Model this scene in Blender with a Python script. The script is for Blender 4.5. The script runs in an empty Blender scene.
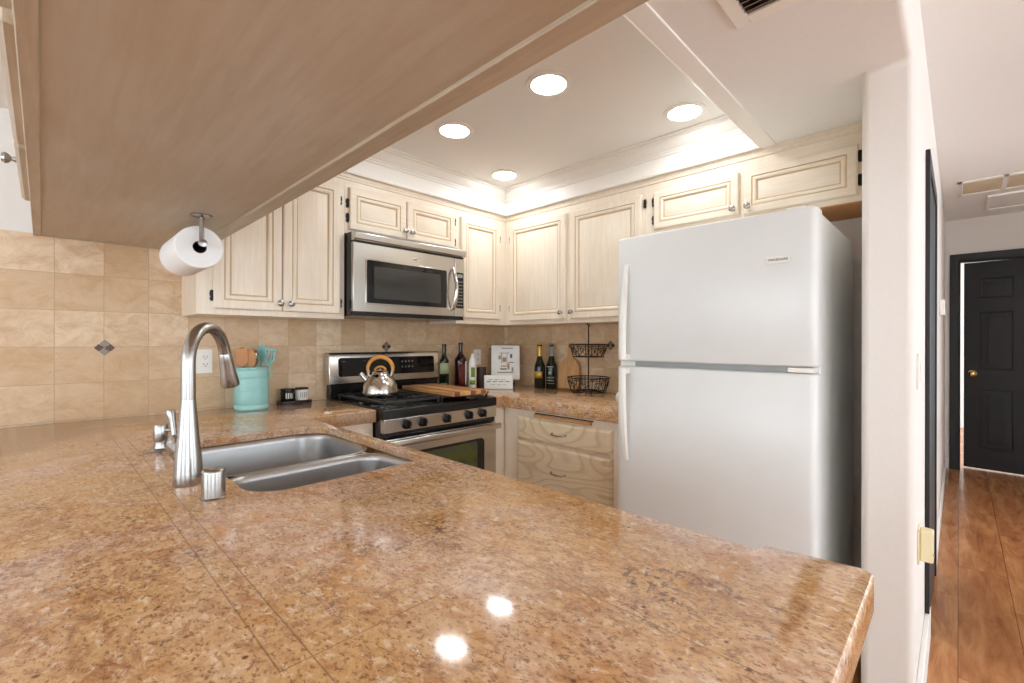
import bpy, bmesh, math, random
from mathutils import Vector, Matrix
random.seed(7)
PI = math.pi
SC = bpy.context.scene
COL = SC.collection

# ------------------------------------------------------------------ camera, world, lights, exposure
cam_d = bpy.data.cameras.new('camera')
cam_d.sensor_fit = 'HORIZONTAL'; cam_d.sensor_width = 36.0
cam_d.lens = 36.0 * 457.8 / 1024.0
cam_d.clip_start = 0.01
cam = bpy.data.objects.new('camera', cam_d); COL.objects.link(cam)
YAW, PITCH, ROLL = 0.7732, -0.0009, -0.0015
cam.location = (0, 0, 1.26)
def cam_rotation():
    def R(v):
        c, s = math.cos(PITCH), math.sin(PITCH); v = (v[0], c*v[1]-s*v[2], s*v[1]+c*v[2])
        c, s = math.cos(ROLL), math.sin(ROLL); return (c*v[0]-s*v[1], s*v[0]+c*v[1], v[2])
    X = R((math.sin(YAW), 0, math.cos(YAW))); Y = R((-math.cos(YAW), 0, math.sin(YAW))); Z = R((0, 1, 0))
    # rows: world axes in (right, up, forward)
    return Matrix(((X[0], X[1], -X[2]), (Y[0], Y[1], -Y[2]), (Z[0], Z[1], -Z[2]))).to_4x4()
cam.matrix_world = Matrix.Translation((0, 0, 1.26)) @ cam_rotation()
SC.camera = cam

world = bpy.data.worlds.new('daylight'); SC.world = world; world.use_nodes = True
wn = world.node_tree; wn.nodes.clear()
w_out = wn.nodes.new('ShaderNodeOutputWorld'); w_bg = wn.nodes.new('ShaderNodeBackground')
w_bg.inputs[0].default_value = (0.80, 0.92, 1.0, 1); w_bg.inputs[1].default_value = 2.75
wn.links.new(w_bg.outputs[0], w_out.inputs[0])
LAMP_STRENGTH = 27.0          # the four ceiling downlights
SC.view_settings.view_transform = 'Standard'; SC.view_settings.look = 'None'
SC.view_settings.gamma = 1.0; SC.view_settings.use_curve_mapping = False
SC.view_settings.exposure = 1.02
SC.cycles.max_bounces = 10; SC.cycles.diffuse_bounces = 6
SC.cycles.sample_clamp_indirect = 6.0

# ------------------------------------------------------------------ material helpers
def srgb(r, g, b):
    f = lambda c: (c/255/12.92) if c/255 <= 0.04045 else ((c/255+0.055)/1.055)**2.4
    return (f(r), f(g), f(b), 1)
class NT:
    def __init__(self, name):
        self.m = bpy.data.materials.new(name); self.m.use_nodes = True
        self.t = self.m.node_tree; self.b = self.t.nodes['Principled BSDF']
    def n(self, typ, **kw):
        nd = self.t.nodes.new(typ)
        for k, v in kw.items(): setattr(nd, k, v)
        return nd
    def l(self, a, b): self.t.links.new(a, b)
    def set(self, **kw):
        for k, v in kw.items(): self.b.inputs[k.replace('_', ' ')].default_value = v
        return self
    def math(self, op, a, b=None, c=None):
        nd = self.n('ShaderNodeMath', operation=op)
        for i, v in enumerate((a, b, c)):
            if v is None: continue
            if isinstance(v, (int, float)): nd.inputs[i].default_value = v
            else: self.l(v, nd.inputs[i])
        return nd.outputs[0]
    def pos(self, scale=(1, 1, 1), loc=(0, 0, 0), rot=(0, 0, 0), src='Object'):
        mp = self.n('ShaderNodeMapping'); mp.inputs['Scale'].default_value = scale
        mp.inputs['Location'].default_value = loc; mp.inputs['Rotation'].default_value = rot
        if src == 'World': self.l(self.n('ShaderNodeNewGeometry').outputs['Position'], mp.inputs[0])
        else: self.l(self.n('ShaderNodeTexCoord').outputs['Object'], mp.inputs[0])
        return mp.outputs[0]
    def noise(self, vec, scale, detail=4, rough=0.5, dist=0.0):
        nd = self.n('ShaderNodeTexNoise'); self.l(vec, nd.inputs['Vector'])
        nd.inputs['Scale'].default_value = scale; nd.inputs['Detail'].default_value = detail
        nd.inputs['Roughness'].default_value = rough; nd.inputs['Distortion'].default_value = dist
        return nd.outputs['Fac']
    def ramp(self, fac, stops):
        r = self.n('ShaderNodeValToRGB'); self.l(fac, r.inputs[0])
        el = r.color_ramp.elements
        el[0].position, el[0].color = stops[0]; el[1].position, el[1].color = stops[1]
        for p, c in stops[2:]:
            e = el.new(p); e.color = c
        return r.outputs[0]
    def mix(self, fac, a, b, mode='MIX'):
        nd = self.n('ShaderNodeMix', data_type='RGBA', blend_type=mode)
        if isinstance(fac, (int, float)): nd.inputs[0].default_value = fac
        else: self.l(fac, nd.inputs[0])
        for i, v in ((6, a), (7, b)):
            if isinstance(v, tuple): nd.inputs[i].default_value = v
            else: self.l(v, nd.inputs[i])
        return nd.outputs[2]
    def color(self, c): self.l(c, self.b.inputs['Base Color'])
    def bump(self, h, strength=0.2, dist=0.01):
        nd = self.n('ShaderNodeBump'); nd.inputs['Strength'].default_value = strength
        nd.inputs['Distance'].default_value = dist; self.l(h, nd.inputs['Height'])
        self.l(nd.outputs[0], self.b.inputs['Normal'])
def plain(name, col, rough=0.5, metal=0.0, var=0.06, **kw):
    """procedural plain material: colour slightly varied by noise"""
    m = NT(name).set(Roughness=rough, Metallic=metal, **kw)
    p = m.pos(); f = m.noise(p, 9, 3)
    a = tuple(c*(1-var) for c in col[:3]) + (1,); b = tuple(min(1, c*(1+var)) for c in col[:3]) + (1,)
    m.color(m.ramp(f, [(0.3, a), (0.7, b)]))
    return m.m

def mat_granite():
    m = NT('granite').set(Roughness=0.09)
    m.b.inputs['IOR'].default_value = 1.55
    p = m.pos(src='World')
    ps = m.pos(src='World', scale=(1, 0.6, 1), rot=(0, 0, 0.9))
    big = m.noise(p, 2.4, 3, 0.55, 0.8)
    base = m.ramp(big, [(0.34, srgb(214, 168, 110)), (0.46, srgb(220, 182, 140)), (0.56, srgb(218, 182, 156)), (0.70, srgb(228, 198, 176))])
    gold = m.noise(m.pos(src='World', loc=(1.7, 0.4, 0)), 5.5, 4, 0.6, 1.5)
    c = m.mix(m.ramp(gold, [(0.50, (0, 0, 0, 1)), (0.66, (0.7,)*3+(1,))]), base, srgb(204, 146, 78))
    mid = m.noise(ps, 46, 6, 0.72, 0.6)
    lo = m.noise(m.pos(src='World', scale=(1, 0.6, 1), rot=(0, 0, 0.7), loc=(2, 7, 0)), 4.5, 4, 0.6, 1.6)
    mk = m.math('MULTIPLY', m.ramp(mid, [(0.34, (0.95,)*3+(1,)), (0.54, (0, 0, 0, 1))]), m.ramp(lo, [(0.36, (0.35,)*3+(1,)), (0.62, (1, 1, 1, 1))]))
    c = m.mix(mk, c, srgb(160, 106, 68))
    c = m.mix(m.ramp(lo, [(0.58, (0, 0, 0, 1)), (0.72, (0.45,)*3+(1,))]), c, srgb(170, 122, 88))
    pale = m.noise(ps, 70, 4, 0.65, 0.5)
    c = m.mix(m.ramp(pale, [(0.54, (0, 0, 0, 1)), (0.68, (0.85,)*3+(1,))]), c, srgb(238, 214, 184))
    fine = m.noise(ps, 190, 4, 0.75)
    c = m.mix(m.ramp(fine, [(0.38, (0.8,)*3+(1,)), (0.47, (0, 0, 0, 1))]), c, srgb(140, 94, 64))
    gry = m.noise(m.pos(src='World', scale=(1, 0.55, 1), rot=(0, 0, 0.9), loc=(3, 1, 0)), 8, 5, 0.7, 1.2)
    spk = m.noise(m.pos(src='World', loc=(5, 2, 1)), 110, 3, 0.65)
    dk = m.math('MULTIPLY', m.ramp(gry, [(0.50, (0.10,)*3+(1,)), (0.66, (1, 1, 1, 1))]),
                m.ramp(spk, [(0.50, (0, 0, 0, 1)), (0.58, (0.8,)*3+(1,))]))
    c = m.mix(dk, c, srgb(104, 78, 68))
    vo = m.n('ShaderNodeTexVoronoi'); m.l(p, vo.inputs['Vector']); vo.inputs['Scale'].default_value = 36
    vk = m.noise(m.pos(src='World', loc=(9, 4, 1)), 18, 2, 0.5)
    dots = m.math('MULTIPLY', m.ramp(vo.outputs['Distance'], [(0.07, (0.9,)*3+(1,)), (0.15, (0, 0, 0, 1))]), m.ramp(vk, [(0.48, (0, 0, 0, 1)), (0.56, (1, 1, 1, 1))]))
    c = m.mix(dots, c, srgb(96, 60, 44))
    # slab seams, positions in the room
    sep = m.n('ShaderNodeSeparateXYZ'); m.l(m.n('ShaderNodeNewGeometry').outputs['Position'], sep.inputs[0])
    X, Y = sep.outputs[0], sep.outputs[1]
    def seam(u, u0, v, v0, v1, w=0.0011):
        a = m.math('LESS_THAN', m.math('ABSOLUTE', m.math('SUBTRACT', u, u0)), w)
        b = m.math('MULTIPLY', m.math('GREATER_THAN', v, v0), m.math('LESS_THAN', v, v1))
        return m.math('MULTIPLY', a, b)
    tot = None
    for s in (seam(X, 0.173, Y, 0.505, 2.8), seam(X, 0.207, Y, 0.05, 2.8), seam(Y, 0.507, X, 0.173, 0.522),
              seam(X, 0.522, Y, 0.05, 0.64), seam(Y, 2.095, X, 0.84, 1.2, 0.0008)):
        tot = s if tot is None else m.math('MAXIMUM', tot, s)
    c = m.mix(m.math('MULTIPLY', tot, 0.6), c, srgb(130, 98, 72))
    m.color(c)
    return m.m

def mat_travertine(axis):
    m = NT('travertine_tile_'+axis).set(Roughness=0.42)
    sep = m.n('ShaderNodeSeparateXYZ'); m.l(m.n('ShaderNodeNewGeometry').outputs['Position'], sep.inputs[0])
    cmb = m.n('ShaderNodeCombineXYZ'); m.l(sep.outputs[0 if axis == 'x' else 1], cmb.inputs[0]); m.l(sep.outputs[2], cmb.inputs[1])
    mp = m.n('ShaderNodeMapping'); m.l(cmb.outputs[0], mp.inputs[0])
    mp.inputs['Location'].default_value = (-0.033, -0.922, 0)
    br = m.n('ShaderNodeTexBrick'); m.l(mp.outputs[0], br.inputs['Vector'])
    br.offset = 0.0; br.squash = 1.0
    br.inputs['Scale'].default_value = 1.0; br.inputs['Brick Width'].default_value = 0.1552
    br.inputs['Row Height'].default_value = 0.1552; br.inputs['Mortar Size'].default_value = 0.0011
    br.inputs['Mortar Smooth'].default_value = 0.2; br.inputs['Bias'].default_value = 0.0
    br.inputs['Color1'].default_value = (0, 0, 0, 1); br.inputs['Color2'].default_value = (1, 1, 1, 1)
    br.inputs['Mortar'].default_value = (0.5, 0.5, 0.5, 1)
    # per-tile shift of the veining
    off = m.n('ShaderNodeVectorMath', operation='MULTIPLY_ADD'); m.l(br.outputs['Color'], off.inputs[0])
    off.inputs[1].default_value = (7, 5, 3); m.l(mp.outputs[0], off.inputs[2])
    st = m.n('ShaderNodeMapping'); m.l(off.outputs[0], st.inputs[0]); st.inputs['Scale'].default_value = (1, 1.5, 1)
    v1 = m.noise(st.outputs[0], 9, 9, 0.74, 0.7)
    v2 = m.noise(st.outputs[0], 16, 10, 0.85, 0.8)
    tone = m.mix(br.outputs['Color'], srgb(208, 178, 141), srgb(236, 214, 184))
    c = m.mix(m.ramp(v1, [(0.36, (0.75,)*3+(1,)), (0.60, (0, 0, 0, 1))]), tone, srgb(196, 158, 116))
    c = m.mix(m.ramp(v2, [(0.56, (0, 0, 0, 1)), (0.72, (0.75,)*3+(1,))]), c, srgb(182, 134, 92))
    c = m.mix(br.outputs['Fac'], c, srgb(182, 154, 120))
    m.color(c)
    m.bump(m.math('SUBTRACT', 1.0, br.outputs['Fac']), 0.5, 0.002)
    return m.m

def mat_wood(name, light, dark, glaze, axis='z', rough=0.38, grain=1.0):
    m = NT(name).set(Roughness=rough)
    s = {'z': (14, 14, 0.9), 'x': (0.9, 14, 14), 'y': (14, 0.9, 14)}[axis]
    p = m.pos(scale=s)
    g = m.noise(p, 4.5, 6, 0.65, 0.4)
    c = m.mix(m.ramp(g, [(0.35, (0.8*grain,)*3+(1,)), (0.62, (0, 0, 0, 1))]), light, dark)
    cl = m.noise(m.pos(), 3.2, 3, 0.5, 0.8)
    c = m.mix(m.ramp(cl, [(0.45, (0, 0, 0, 1)), (0.75, (0.35,)*3+(1,))]), c, glaze)
    m.color(c)
    return m.m

def mat_underside():
    m = NT('glazed_plywood').set(Roughness=0.5)
    p = m.pos(scale=(9, 0.8, 1)); p2 = m.pos(scale=(1.4, 0.8, 1))
    g = m.noise(p, 4, 7, 0.65, 0.25)
    w = m.noise(p2, 1.8, 5, 0.55, 0.4)
    c = m.mix(m.ramp(w, [(0.38, (0, 0, 0, 1)), (0.66, (1, 1, 1, 1))]), srgb(190, 176, 154), srgb(200, 192, 178))
    c = m.mix(m.ramp(g, [(0.34, (0.45,)*3+(1,)), (0.60, (0, 0, 0, 1))]), c, srgb(174, 156, 132))
    m.color(c); return m.m

def mat_floor():
    m = NT('floor_planks').set(Roughness=0.22)
    p = m.pos(src='World')
    br = m.n('ShaderNodeTexBrick'); m.l(p, br.inputs['Vector']); br.offset = 0.37
    br.inputs['Scale'].default_value = 1; br.inputs['Brick Width'].default_value = 1.2
    br.inputs['Row Height'].default_value = 0.19; br.inputs['Mortar Size'].default_value = 0.0012
    br.inputs['Color1'].default_value = (0, 0, 0, 1); br.inputs['Color2'].default_value = (1, 1, 1, 1)
    off = m.n('ShaderNodeVectorMath', operation='MULTIPLY_ADD'); m.l(br.outputs['Color'], off.inputs[0])
    off.inputs[1].default_value = (3, 2, 5); m.l(p, off.inputs[2])
    st = m.n('ShaderNodeMapping'); m.l(off.outputs[0], st.inputs[0]); st.inputs['Scale'].default_value = (1.0, 6, 1)
    g = m.noise(st.outputs[0], 2.6, 8, 0.68, 0.45)
    c = m.ramp(g, [(0.28, srgb(128, 76, 44)), (0.5, srgb(184, 124, 78)), (0.72, srgb(214, 158, 106))])
    c = m.mix(m.math('MULTIPLY', br.outputs['Color'], 0.3), c, srgb(160, 100, 62))
    c = m.mix(br.outputs['Fac'], c, srgb(104, 62, 38))
    m.color(c); return m.m

def mat_paint(name, col, rough=0.75, bump=0.12):
    m = NT(name).set(Roughness=rough)
    f = m.noise(m.pos(), 60, 3, 0.6)
    m.color(m.ramp(f, [(0.3, tuple(c*0.98 for c in col[:3])+(1,)), (0.7, col)]))
    m.bump(f, bump, 0.004); return m.m

def mat_steel(name='brushed_steel', col=(0.60, 0.585, 0.56, 1), rough=0.27, scale=(1, 1, 60)):
    m = NT(name).set(Metallic=1.0)
    f = m.noise(m.pos(scale=scale), 12, 3, 0.6)
    m.color(m.ramp(f, [(0.3, tuple(c*0.93 for c in col[:3])+(1,)), (0.7, col)]))
    m.l(m.ramp(f, [(0.2, (rough*0.85,)*3+(1,)), (0.8, (rough*1.15,)*3+(1,))]), m.b.inputs['Roughness'])
    return m.m

def mat_emit(name, col, strength):
    m = NT(name); m.b.inputs['Emission Color'].default_value = col
    m.b.inputs['Emission Strength'].default_value = strength; m.b.inputs['Base Color'].default_value = (0.9, 0.9, 0.9, 1)
    return m.m

def mat_board():
    """cutting board of glued light and dark strips"""
    m = NT('striped_board').set(Roughness=0.45)
    sep = m.n('ShaderNodeSeparateXYZ'); m.l(m.n('ShaderNodeTexCoord').outputs['Object'], sep.inputs[0])
    u = m.math('MULTIPLY', m.math('ADD', sep.outputs[0], 0.5), 26.0)
    fl = m.math('FLOOR', u)
    wn_ = m.n('ShaderNodeTexWhiteNoise', noise_dimensions='1D'); m.l(fl, wn_.inputs['W'])
    c = m.ramp(wn_.outputs['Value'], [(0.0, srgb(226, 178, 120)), (0.62, srgb(206, 148, 92)), (0.66, srgb(116, 66, 40)), (1.0, srgb(140, 84, 52))])
    g = m.noise(m.pos(scale=(20, 1.5, 20)), 6, 4)
    c = m.mix(m.ramp(g, [(0.4, (0.4,)*3+(1,)), (0.6, (0, 0, 0, 1))]), c, srgb(160, 104, 62))
    m.color(c); return m.m

M = {}
M['granite'] = mat_granite()
M['tile_x'] = mat_travertine('x'); M['tile_y'] = mat_travertine('y')
CR_L, CR_D, CR_G = srgb(240, 228, 211), srgb(226, 208, 186), srgb(212, 192, 166)
M['cream'] = mat_wood('cream_wood', CR_L, CR_D, CR_G, 'z', 0.36, 0.7)
M['cream_x'] = mat_wood('cream_wood_rail', CR_L, CR_D, CR_G, 'x', 0.36, 0.7)
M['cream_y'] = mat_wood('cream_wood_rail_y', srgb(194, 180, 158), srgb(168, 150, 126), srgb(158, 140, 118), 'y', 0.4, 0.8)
M['glaze'] = plain('brown_glaze_line', srgb(204, 178, 142), 0.5)
def mat_oak():
    m = NT('pickled_oak').set(Roughness=0.45)
    f = m.noise(m.pos(scale=(1.2, 1, 4.5)), 1.3, 1, 0.3, 0.15)
    ln = m.math('FRACT', m.math('MULTIPLY', f, 15.0))
    fib = m.noise(m.pos(scale=(2.5, 1, 50)), 6, 4, 0.6)
    c = m.mix(m.ramp(fib, [(0.35, (0.6,)*3+(1,)), (0.6, (0, 0, 0, 1))]), srgb(236, 218, 188), srgb(216, 192, 156))
    c = m.mix(m.ramp(ln, [(0.0, (0.6,)*3+(1,)), (0.30, (0.08,)*3+(1,)), (0.85, (0, 0, 0, 1)), (1.0, (0.6,)*3+(1,))]), c, srgb(190, 160, 122))
    m.color(c); return m.m
M['oak'] = mat_oak()
M['raw'] = plain('raw_wood', srgb(196, 140, 84), 0.6)
M['under'] = mat_underside()
M['floor'] = mat_floor()
M['wall'] = mat_paint('wall_paint', srgb(236, 231, 225))
M['wall_white'] = mat_paint('white_wall_paint', srgb(240, 238, 236))
M['ceil'] = mat_paint('ceiling_paint', srgb(240, 238, 235), 0.8, 0.2)
M['trim'] = mat_paint('trim_paint', srgb(244, 240, 234), 0.4, 0.0)
M['steel'] = mat_steel()
M['steel_x'] = mat_steel('steel_panel', (0.62, 0.60, 0.57, 1), 0.24, (1, 60, 60))
M['sink'] = plain('sink_steel', (0.44, 0.43, 0.425, 1), 0.30, 1.0, 0.01)
M['nickel'] = plain('brushed_nickel', (0.42, 0.40, 0.38, 1), 0.25, 1.0, 0.01)
M['chrome'] = plain('chrome', (0.62, 0.60, 0.57, 1), 0.13, 1.0, 0.02)
M['fridge'] = plain('fridge_enamel', srgb(226, 227, 226), 0.28, 0, 0.01)
M['fridge_side'] = plain('fridge_case', srgb(226, 227, 224), 0.4, 0, 0.01)
M['gasket'] = plain('grey_gasket', srgb(150, 153, 153), 0.5)
M['black'] = plain('black_enamel', (0.008, 0.008, 0.009, 1), 0.2)
M['glass_black'] = plain('black_glass', (0.008, 0.008, 0.009, 1), 0.05)
M['mw_glass'] = plain('microwave_mesh_glass', (0.045, 0.043, 0.041, 1), 0.10)
M['iron'] = plain('cast_iron', (0.02, 0.02, 0.021, 1), 0.42)
M['hinge'] = plain('dark_hinge_iron', (0.02, 0.018, 0.016, 1), 0.4, 0.6)
M['doorblack'] = plain('charcoal_door_paint', srgb(22, 22, 23), 0.5)
M['casing'] = plain('charcoal_casing_paint', srgb(27, 27, 28), 0.5)
M['brass'] = plain('brass', (0.80, 0.56, 0.22, 1), 0.18, 1.0)
M['white'] = plain('white_plastic', srgb(240, 238, 232), 0.35, 0, 0.01)
M['ivory'] = plain('ivory_plastic', srgb(236, 224, 184), 0.4, 0, 0.02)
M['slot'] = plain('dark_slot', (0.02, 0.02, 0.02, 1), 0.5)
M['paper'] = plain('paper_towel', srgb(244, 243, 242), 0.9, 0, 0.01)
M['card'] = plain('cardboard', srgb(70, 50, 38), 0.9)
M['aqua'] = plain('aqua_glaze', srgb(156, 208, 205), 0.25, 0, 0.05)
M['teal'] = plain('teal_silicone', srgb(132, 190, 190), 0.45)
M['beech'] = plain('beech', srgb(186, 130, 82), 0.5, 0, 0.15)
M['handle_wood'] = plain('kettle_handle_wood', srgb(204, 140, 58), 0.35, 0, 0.18)
M['board'] = mat_board()
M['paddle'] = mat_wood('paddle_wood', srgb(214, 170, 120), srgb(186, 136, 88), srgb(196, 150, 104), 'z', 0.5)
M['bottle'] = plain('dark_green_glass', (0.006, 0.012, 0.006, 1), 0.06)
M['bottle_red'] = plain('dark_brown_glass', (0.02, 0.006, 0.005, 1), 0.06)
M['gold'] = plain('gold_foil', srgb(204, 164, 78), 0.35, 0.5)
M['label_green'] = plain('pale_green_label', srgb(176, 184, 140), 0.6)
M['avocado'] = plain('avocado_green', srgb(120, 160, 54), 0.6, 0, 0.3)
M['label_white'] = plain('white_label', srgb(232, 230, 224), 0.6)
M['label_red'] = plain('maroon_label', srgb(96, 30, 26), 0.6)
M['ink'] = plain('grey_ink', srgb(96, 90, 86), 0.7)
M['ink_red'] = plain('rust_ink', srgb(186, 132, 104), 0.7)
M['ink_green'] = plain('sage_ink', srgb(150, 152, 128), 0.7)
M['mug'] = plain('dark_brown_stoneware', srgb(58, 40, 32), 0.5, 0, 0.2)
M['grille'] = plain('grille_shadowless_grey', srgb(150, 140, 126), 0.6)
M['hall_grille'] = plain('tan_filter', srgb(214, 196, 168), 0.7)
M['mosaic_dark'] = plain('bronze_mosaic', srgb(88, 66, 52), 0.3, 0.3, 0.2)
M['mosaic_grey'] = plain('slate_mosaic', srgb(134, 126, 118), 0.3, 0.3, 0.2)
M['lamp'] = mat_emit('downlight_lens', (0.93, 0.98, 1.0, 1), LAMP_STRENGTH)
M['wire'] = plain('dark_bronze_wire', (0.035, 0.025, 0.02, 1), 0.4, 0.7)
def mat_ovenglass():  # unidentified green reflection painted into the oven window's colour
    m = NT('painted_reflection_glass').set(Roughness=0.06)
    f = m.noise(m.pos(loc=(1.3, 0, 0.4)), 5, 2, 0.4, 0.5)
    m.color(m.ramp(f, [(0.35, srgb(34, 50, 32)), (0.55, srgb(82, 84, 40)), (0.75, srgb(66, 78, 66))])); return m.m
M['ovenglass'] = mat_ovenglass()

# ------------------------------------------------------------------ geometry helpers
class G:
    """collects shapes, then links them as ONE mesh object"""
    def __init__(self): self.bm = bmesh.new(); self.mi = 0
    def _mark(self, faces):
        for f in faces: f.material_index = self.mi
    def box(self, a, b):
        x0, y0, z0 = (min(a[i], b[i]) for i in range(3)); x1, y1, z1 = (max(a[i], b[i]) for i in range(3))
        v = [self.bm.verts.new(p) for p in ((x0,y0,z0),(x1,y0,z0),(x1,y1,z0),(x0,y1,z0),(x0,y0,z1),(x1,y0,z1),(x1,y1,z1),(x0,y1,z1))]
        fs = [self.bm.faces.new([v[i] for i in q]) for q in ((3,2,1,0),(4,5,6,7),(0,1,5,4),(1,2,6,5),(2,3,7,6),(3,0,4,7))]
        self._mark(fs); return self
    def loft(self, rings, cap=True, closed=False):
        R = [[self.bm.verts.new(p) for p in r] for r in rings]
        n = len(R[0]); fs = []
        pairs = list(zip(R[:-1], R[1:])) + ([(R[-1], R[0])] if closed else [])
        for A, B in pairs:
            for i in range(n):
                j = (i+1) % n
                try: fs.append(self.bm.faces.new((A[i], A[j], B[j], B[i])))
                except ValueError: pass
        if cap and not closed:
            fs.append(self.bm.faces.new(R[0][::-1])); fs.append(self.bm.faces.new(R[-1]))
        self._mark(fs); return self
    def lathe(self, prof, c=(0, 0, 0), seg=32, axis=(0, 0, 1), cap=True):
        ax = Vector(axis).normalized()
        u = ax.orthogonal().normalized(); w = ax.cross(u)
        c = Vector(c); rings = []
        for r, h in prof:
            r = max(r, 1e-5)
            rings.append([c + ax*h + (u*math.cos(t) + w*math.sin(t))*r for t in (2*PI*i/seg for i in range(seg))])
        return self.loft(rings, cap)
    def cyl(self, p0, p1, r0, r1=None, seg=20):
        p0, p1 = Vector(p0), Vector(p1); d = p1-p0
        return self.lathe([(r0, 0), (r0 if r1 is None else r1, d.length)], p0, seg, d)
    def sphere(self, c, r, sc=(1, 1, 1), seg=20, rings=12):
        c = Vector(c); R = []
        for k in range(1, rings):
            a = PI*k/rings
            R.append([c + Vector((r*sc[0]*math.sin(a)*math.cos(t), r*sc[1]*math.sin(a)*math.sin(t), -r*sc[2]*math.cos(a))) for t in (2*PI*i/seg for i in range(seg))])
        return self.loft(R)
    def tube(self, pts, r, seg=10, closed=False, flat=1.0):
        pts = [Vector(p) for p in pts]; n = len(pts)
        rr = r if isinstance(r, (list, tuple)) else [r]*n
        up = None; rings = []
        for i, p in enumerate(pts):
            a = pts[(i-1) % n] if (closed or i > 0) else p
            b = pts[(i+1) % n] if (closed or i < n-1) else p
            t = (b-a).normalized()
            if up is None: up = t.orthogonal().normalized()
            up = (up - t*up.dot(t)).normalized(); w = t.cross(up)
            rings.append([p + (up*math.cos(q)*flat + w*math.sin(q))*rr[i] for q in (2*PI*k/seg for k in range(seg))])
        return self.loft(rings, True, closed)
    def prism(self, poly, axis, a, b):
        """poly: 2D points; axis 'x','y','z' is the extrusion axis"""
        def P(p, h): return {'x': (h, p[0], p[1]), 'y': (p[0], h, p[1]), 'z': (p[0], p[1], h)}[axis]
        return self.loft([[P(p, a) for p in poly], [P(p, b) for p in poly]])
    def build(self, name, mats, parent=None, loc=None, bevel=0.0, seg=2, smooth=40, subs=0):
        bm = self.bm
        bmesh.ops.recalc_face_normals(bm, faces=bm.faces)
        if loc is not None:
            bmesh.ops.translate(bm, verts=bm.verts, vec=-Vector(loc))
        me = bpy.data.meshes.new(name); bm.to_mesh(me); bm.free()
        for m in (mats if isinstance(mats, (list, tuple)) else [mats]): me.materials.append(M[m] if isinstance(m, str) else m)
        me.polygons.foreach_set('use_smooth', [True]*len(me.polygons))
        me.set_sharp_from_angle(angle=math.radians(smooth))
        o = bpy.data.objects.new(name, me); COL.objects.link(o)
        if loc is not None: o.location = loc
        if parent is not None: o.parent = parent
        if bevel:
            md = o.modifiers.new('bevel', 'BEVEL'); md.width = bevel; md.segments = seg
            md.limit_method = 'ANGLE'; md.angle_limit = math.radians(40); md.harden_normals = False
        return o
def thing(name, label, cat, loc=(0, 0, 0), rz=0.0, group=None):
    o = bpy.data.objects.new(name, None); COL.objects.link(o)
    o.empty_display_size = 0.05; o.location = loc; o.rotation_euler = (0, 0, rz)
    o['label'] = label; o['category'] = cat
    if group: o['group'] = group
    return o
def tag(o, label, cat, group=None):
    o['label'] = label; o['category'] = cat
    if group: o['group'] = group
    return o
def struct(o): o['kind'] = 'structure'; return o
def copy_tree(o, parent=None):
    c = o.copy(); COL.objects.link(c)
    if parent is not None: c.parent = parent
    for ch in list(o.children): copy_tree(ch, c)
    return c
def sbox(name, mat, a, b, bevel=0.0):
    return struct(G().box(a, b).build(name, mat, bevel=bevel))

# ------------------------------------------------------------------ room shell
ZC = 0.914                     # counter height
ZS = 2.178                     # kitchen ceiling
ZH = 2.46                      # hall / dining ceiling
sbox('floor', 'floor', (-3.2, -3.6, -0.05), (9.6, 2.9, 0.0))
sbox('wall_back', 'wall_white', (-3.2, 2.708, 0), (2.80, 2.82, ZH))
sbox('wall_right', 'wall', (2.698, 0.24, 0), (2.80, 2.708, ZH))
# hall wall with the pillar end beside the fridge, carrying on as the fascia above the kitchen ceiling
g = G().prism([(-3.2, ZS), (1.955, ZS), (1.955, 0), (6.30, 0), (6.30, ZH+0.05), (-3.2, ZH+0.05)], 'y', 0.10, 0.24)
struct(g.build('wall_hall', 'wall', bevel=0.022, seg=5))
# hall end wall with the doorway
g = G(); g.box((6.30, 0.0, 0), (6.42, 0.24, ZH)); g.box((6.30, -0.83, 2.06), (6.42, 0.0, ZH)); g.box((6.30, -1.10, 0), (6.42, -0.83, ZH))
struct(g.build('wall_far', 'wall'))
# bedroom beyond the door
sbox('wall_bedroom', 'wall_white', (6.42, 0.8, 0), (9.5, 0.9, ZH))
sbox('ceiling_bedroom', 'ceil', (6.42, -1.8, ZH), (9.5, 0.9, ZH+0.05))
sbox('wall_passage_dimmer', 'wall', (5.0, -1.20, 0), (6.42, -1.10, ZH))  # unseen hall side wall, added and cut to length to dim the hall
# dining side of the house behind the camera: unseen outer walls, big windows added for daylight and reflections
def window_wall(name, axis, at, u0, u1, holes, wn0):
    g = G(); T = 0.12
    def bx(a, b, z0, z1):
        if axis == 'y': g.box((a, at-T, z0), (b, at, z1))
        else: g.box((at-T, a, z0), (at, b, z1))
    u = u0
    for h0, h1, z0, z1 in holes:
        bx(u, h0, 0, ZH)
        if z0 > 0: bx(h0, h1, 0, z0)
        bx(h0, h1, z1, ZH); u = h1
    bx(u, u1, 0, ZH); struct(g.build(name, 'wall_white'))
    for k, (h0, h1, z0, z1) in enumerate(holes):
        g = G(); f = 0.045; m_ = (h0+h1)/2
        def fr(a, b, c, d):
            if axis == 'y': g.box((a, at-T*0.7, c), (b, at-T*0.3, d))
            else: g.box((at-T*0.7, a, c), (at-T*0.3, b, d))
        fr(h0, h0+f, z0, z1); fr(h1-f, h1, z0, z1); fr(m_-f/2, m_+f/2, z0, z1); fr(h0+f, m_-f/2, z0, z0+f); fr(m_+f/2, h1-f, z0, z0+f); fr(h0+f, m_-f/2, z1-f, z1); fr(m_+f/2, h1-f, z1-f, z1)
        struct(g.build('window_%d' % (wn0+k), 'trim'))
window_wall('wall_front', 'y', -3.6, -3.2, 6.42, [(-2.5, -0.1, 0.05, 2.2), (1.0, 3.2, 0.6, 2.2), (4.2, 6.1, 0.6, 2.2)], 1)
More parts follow.
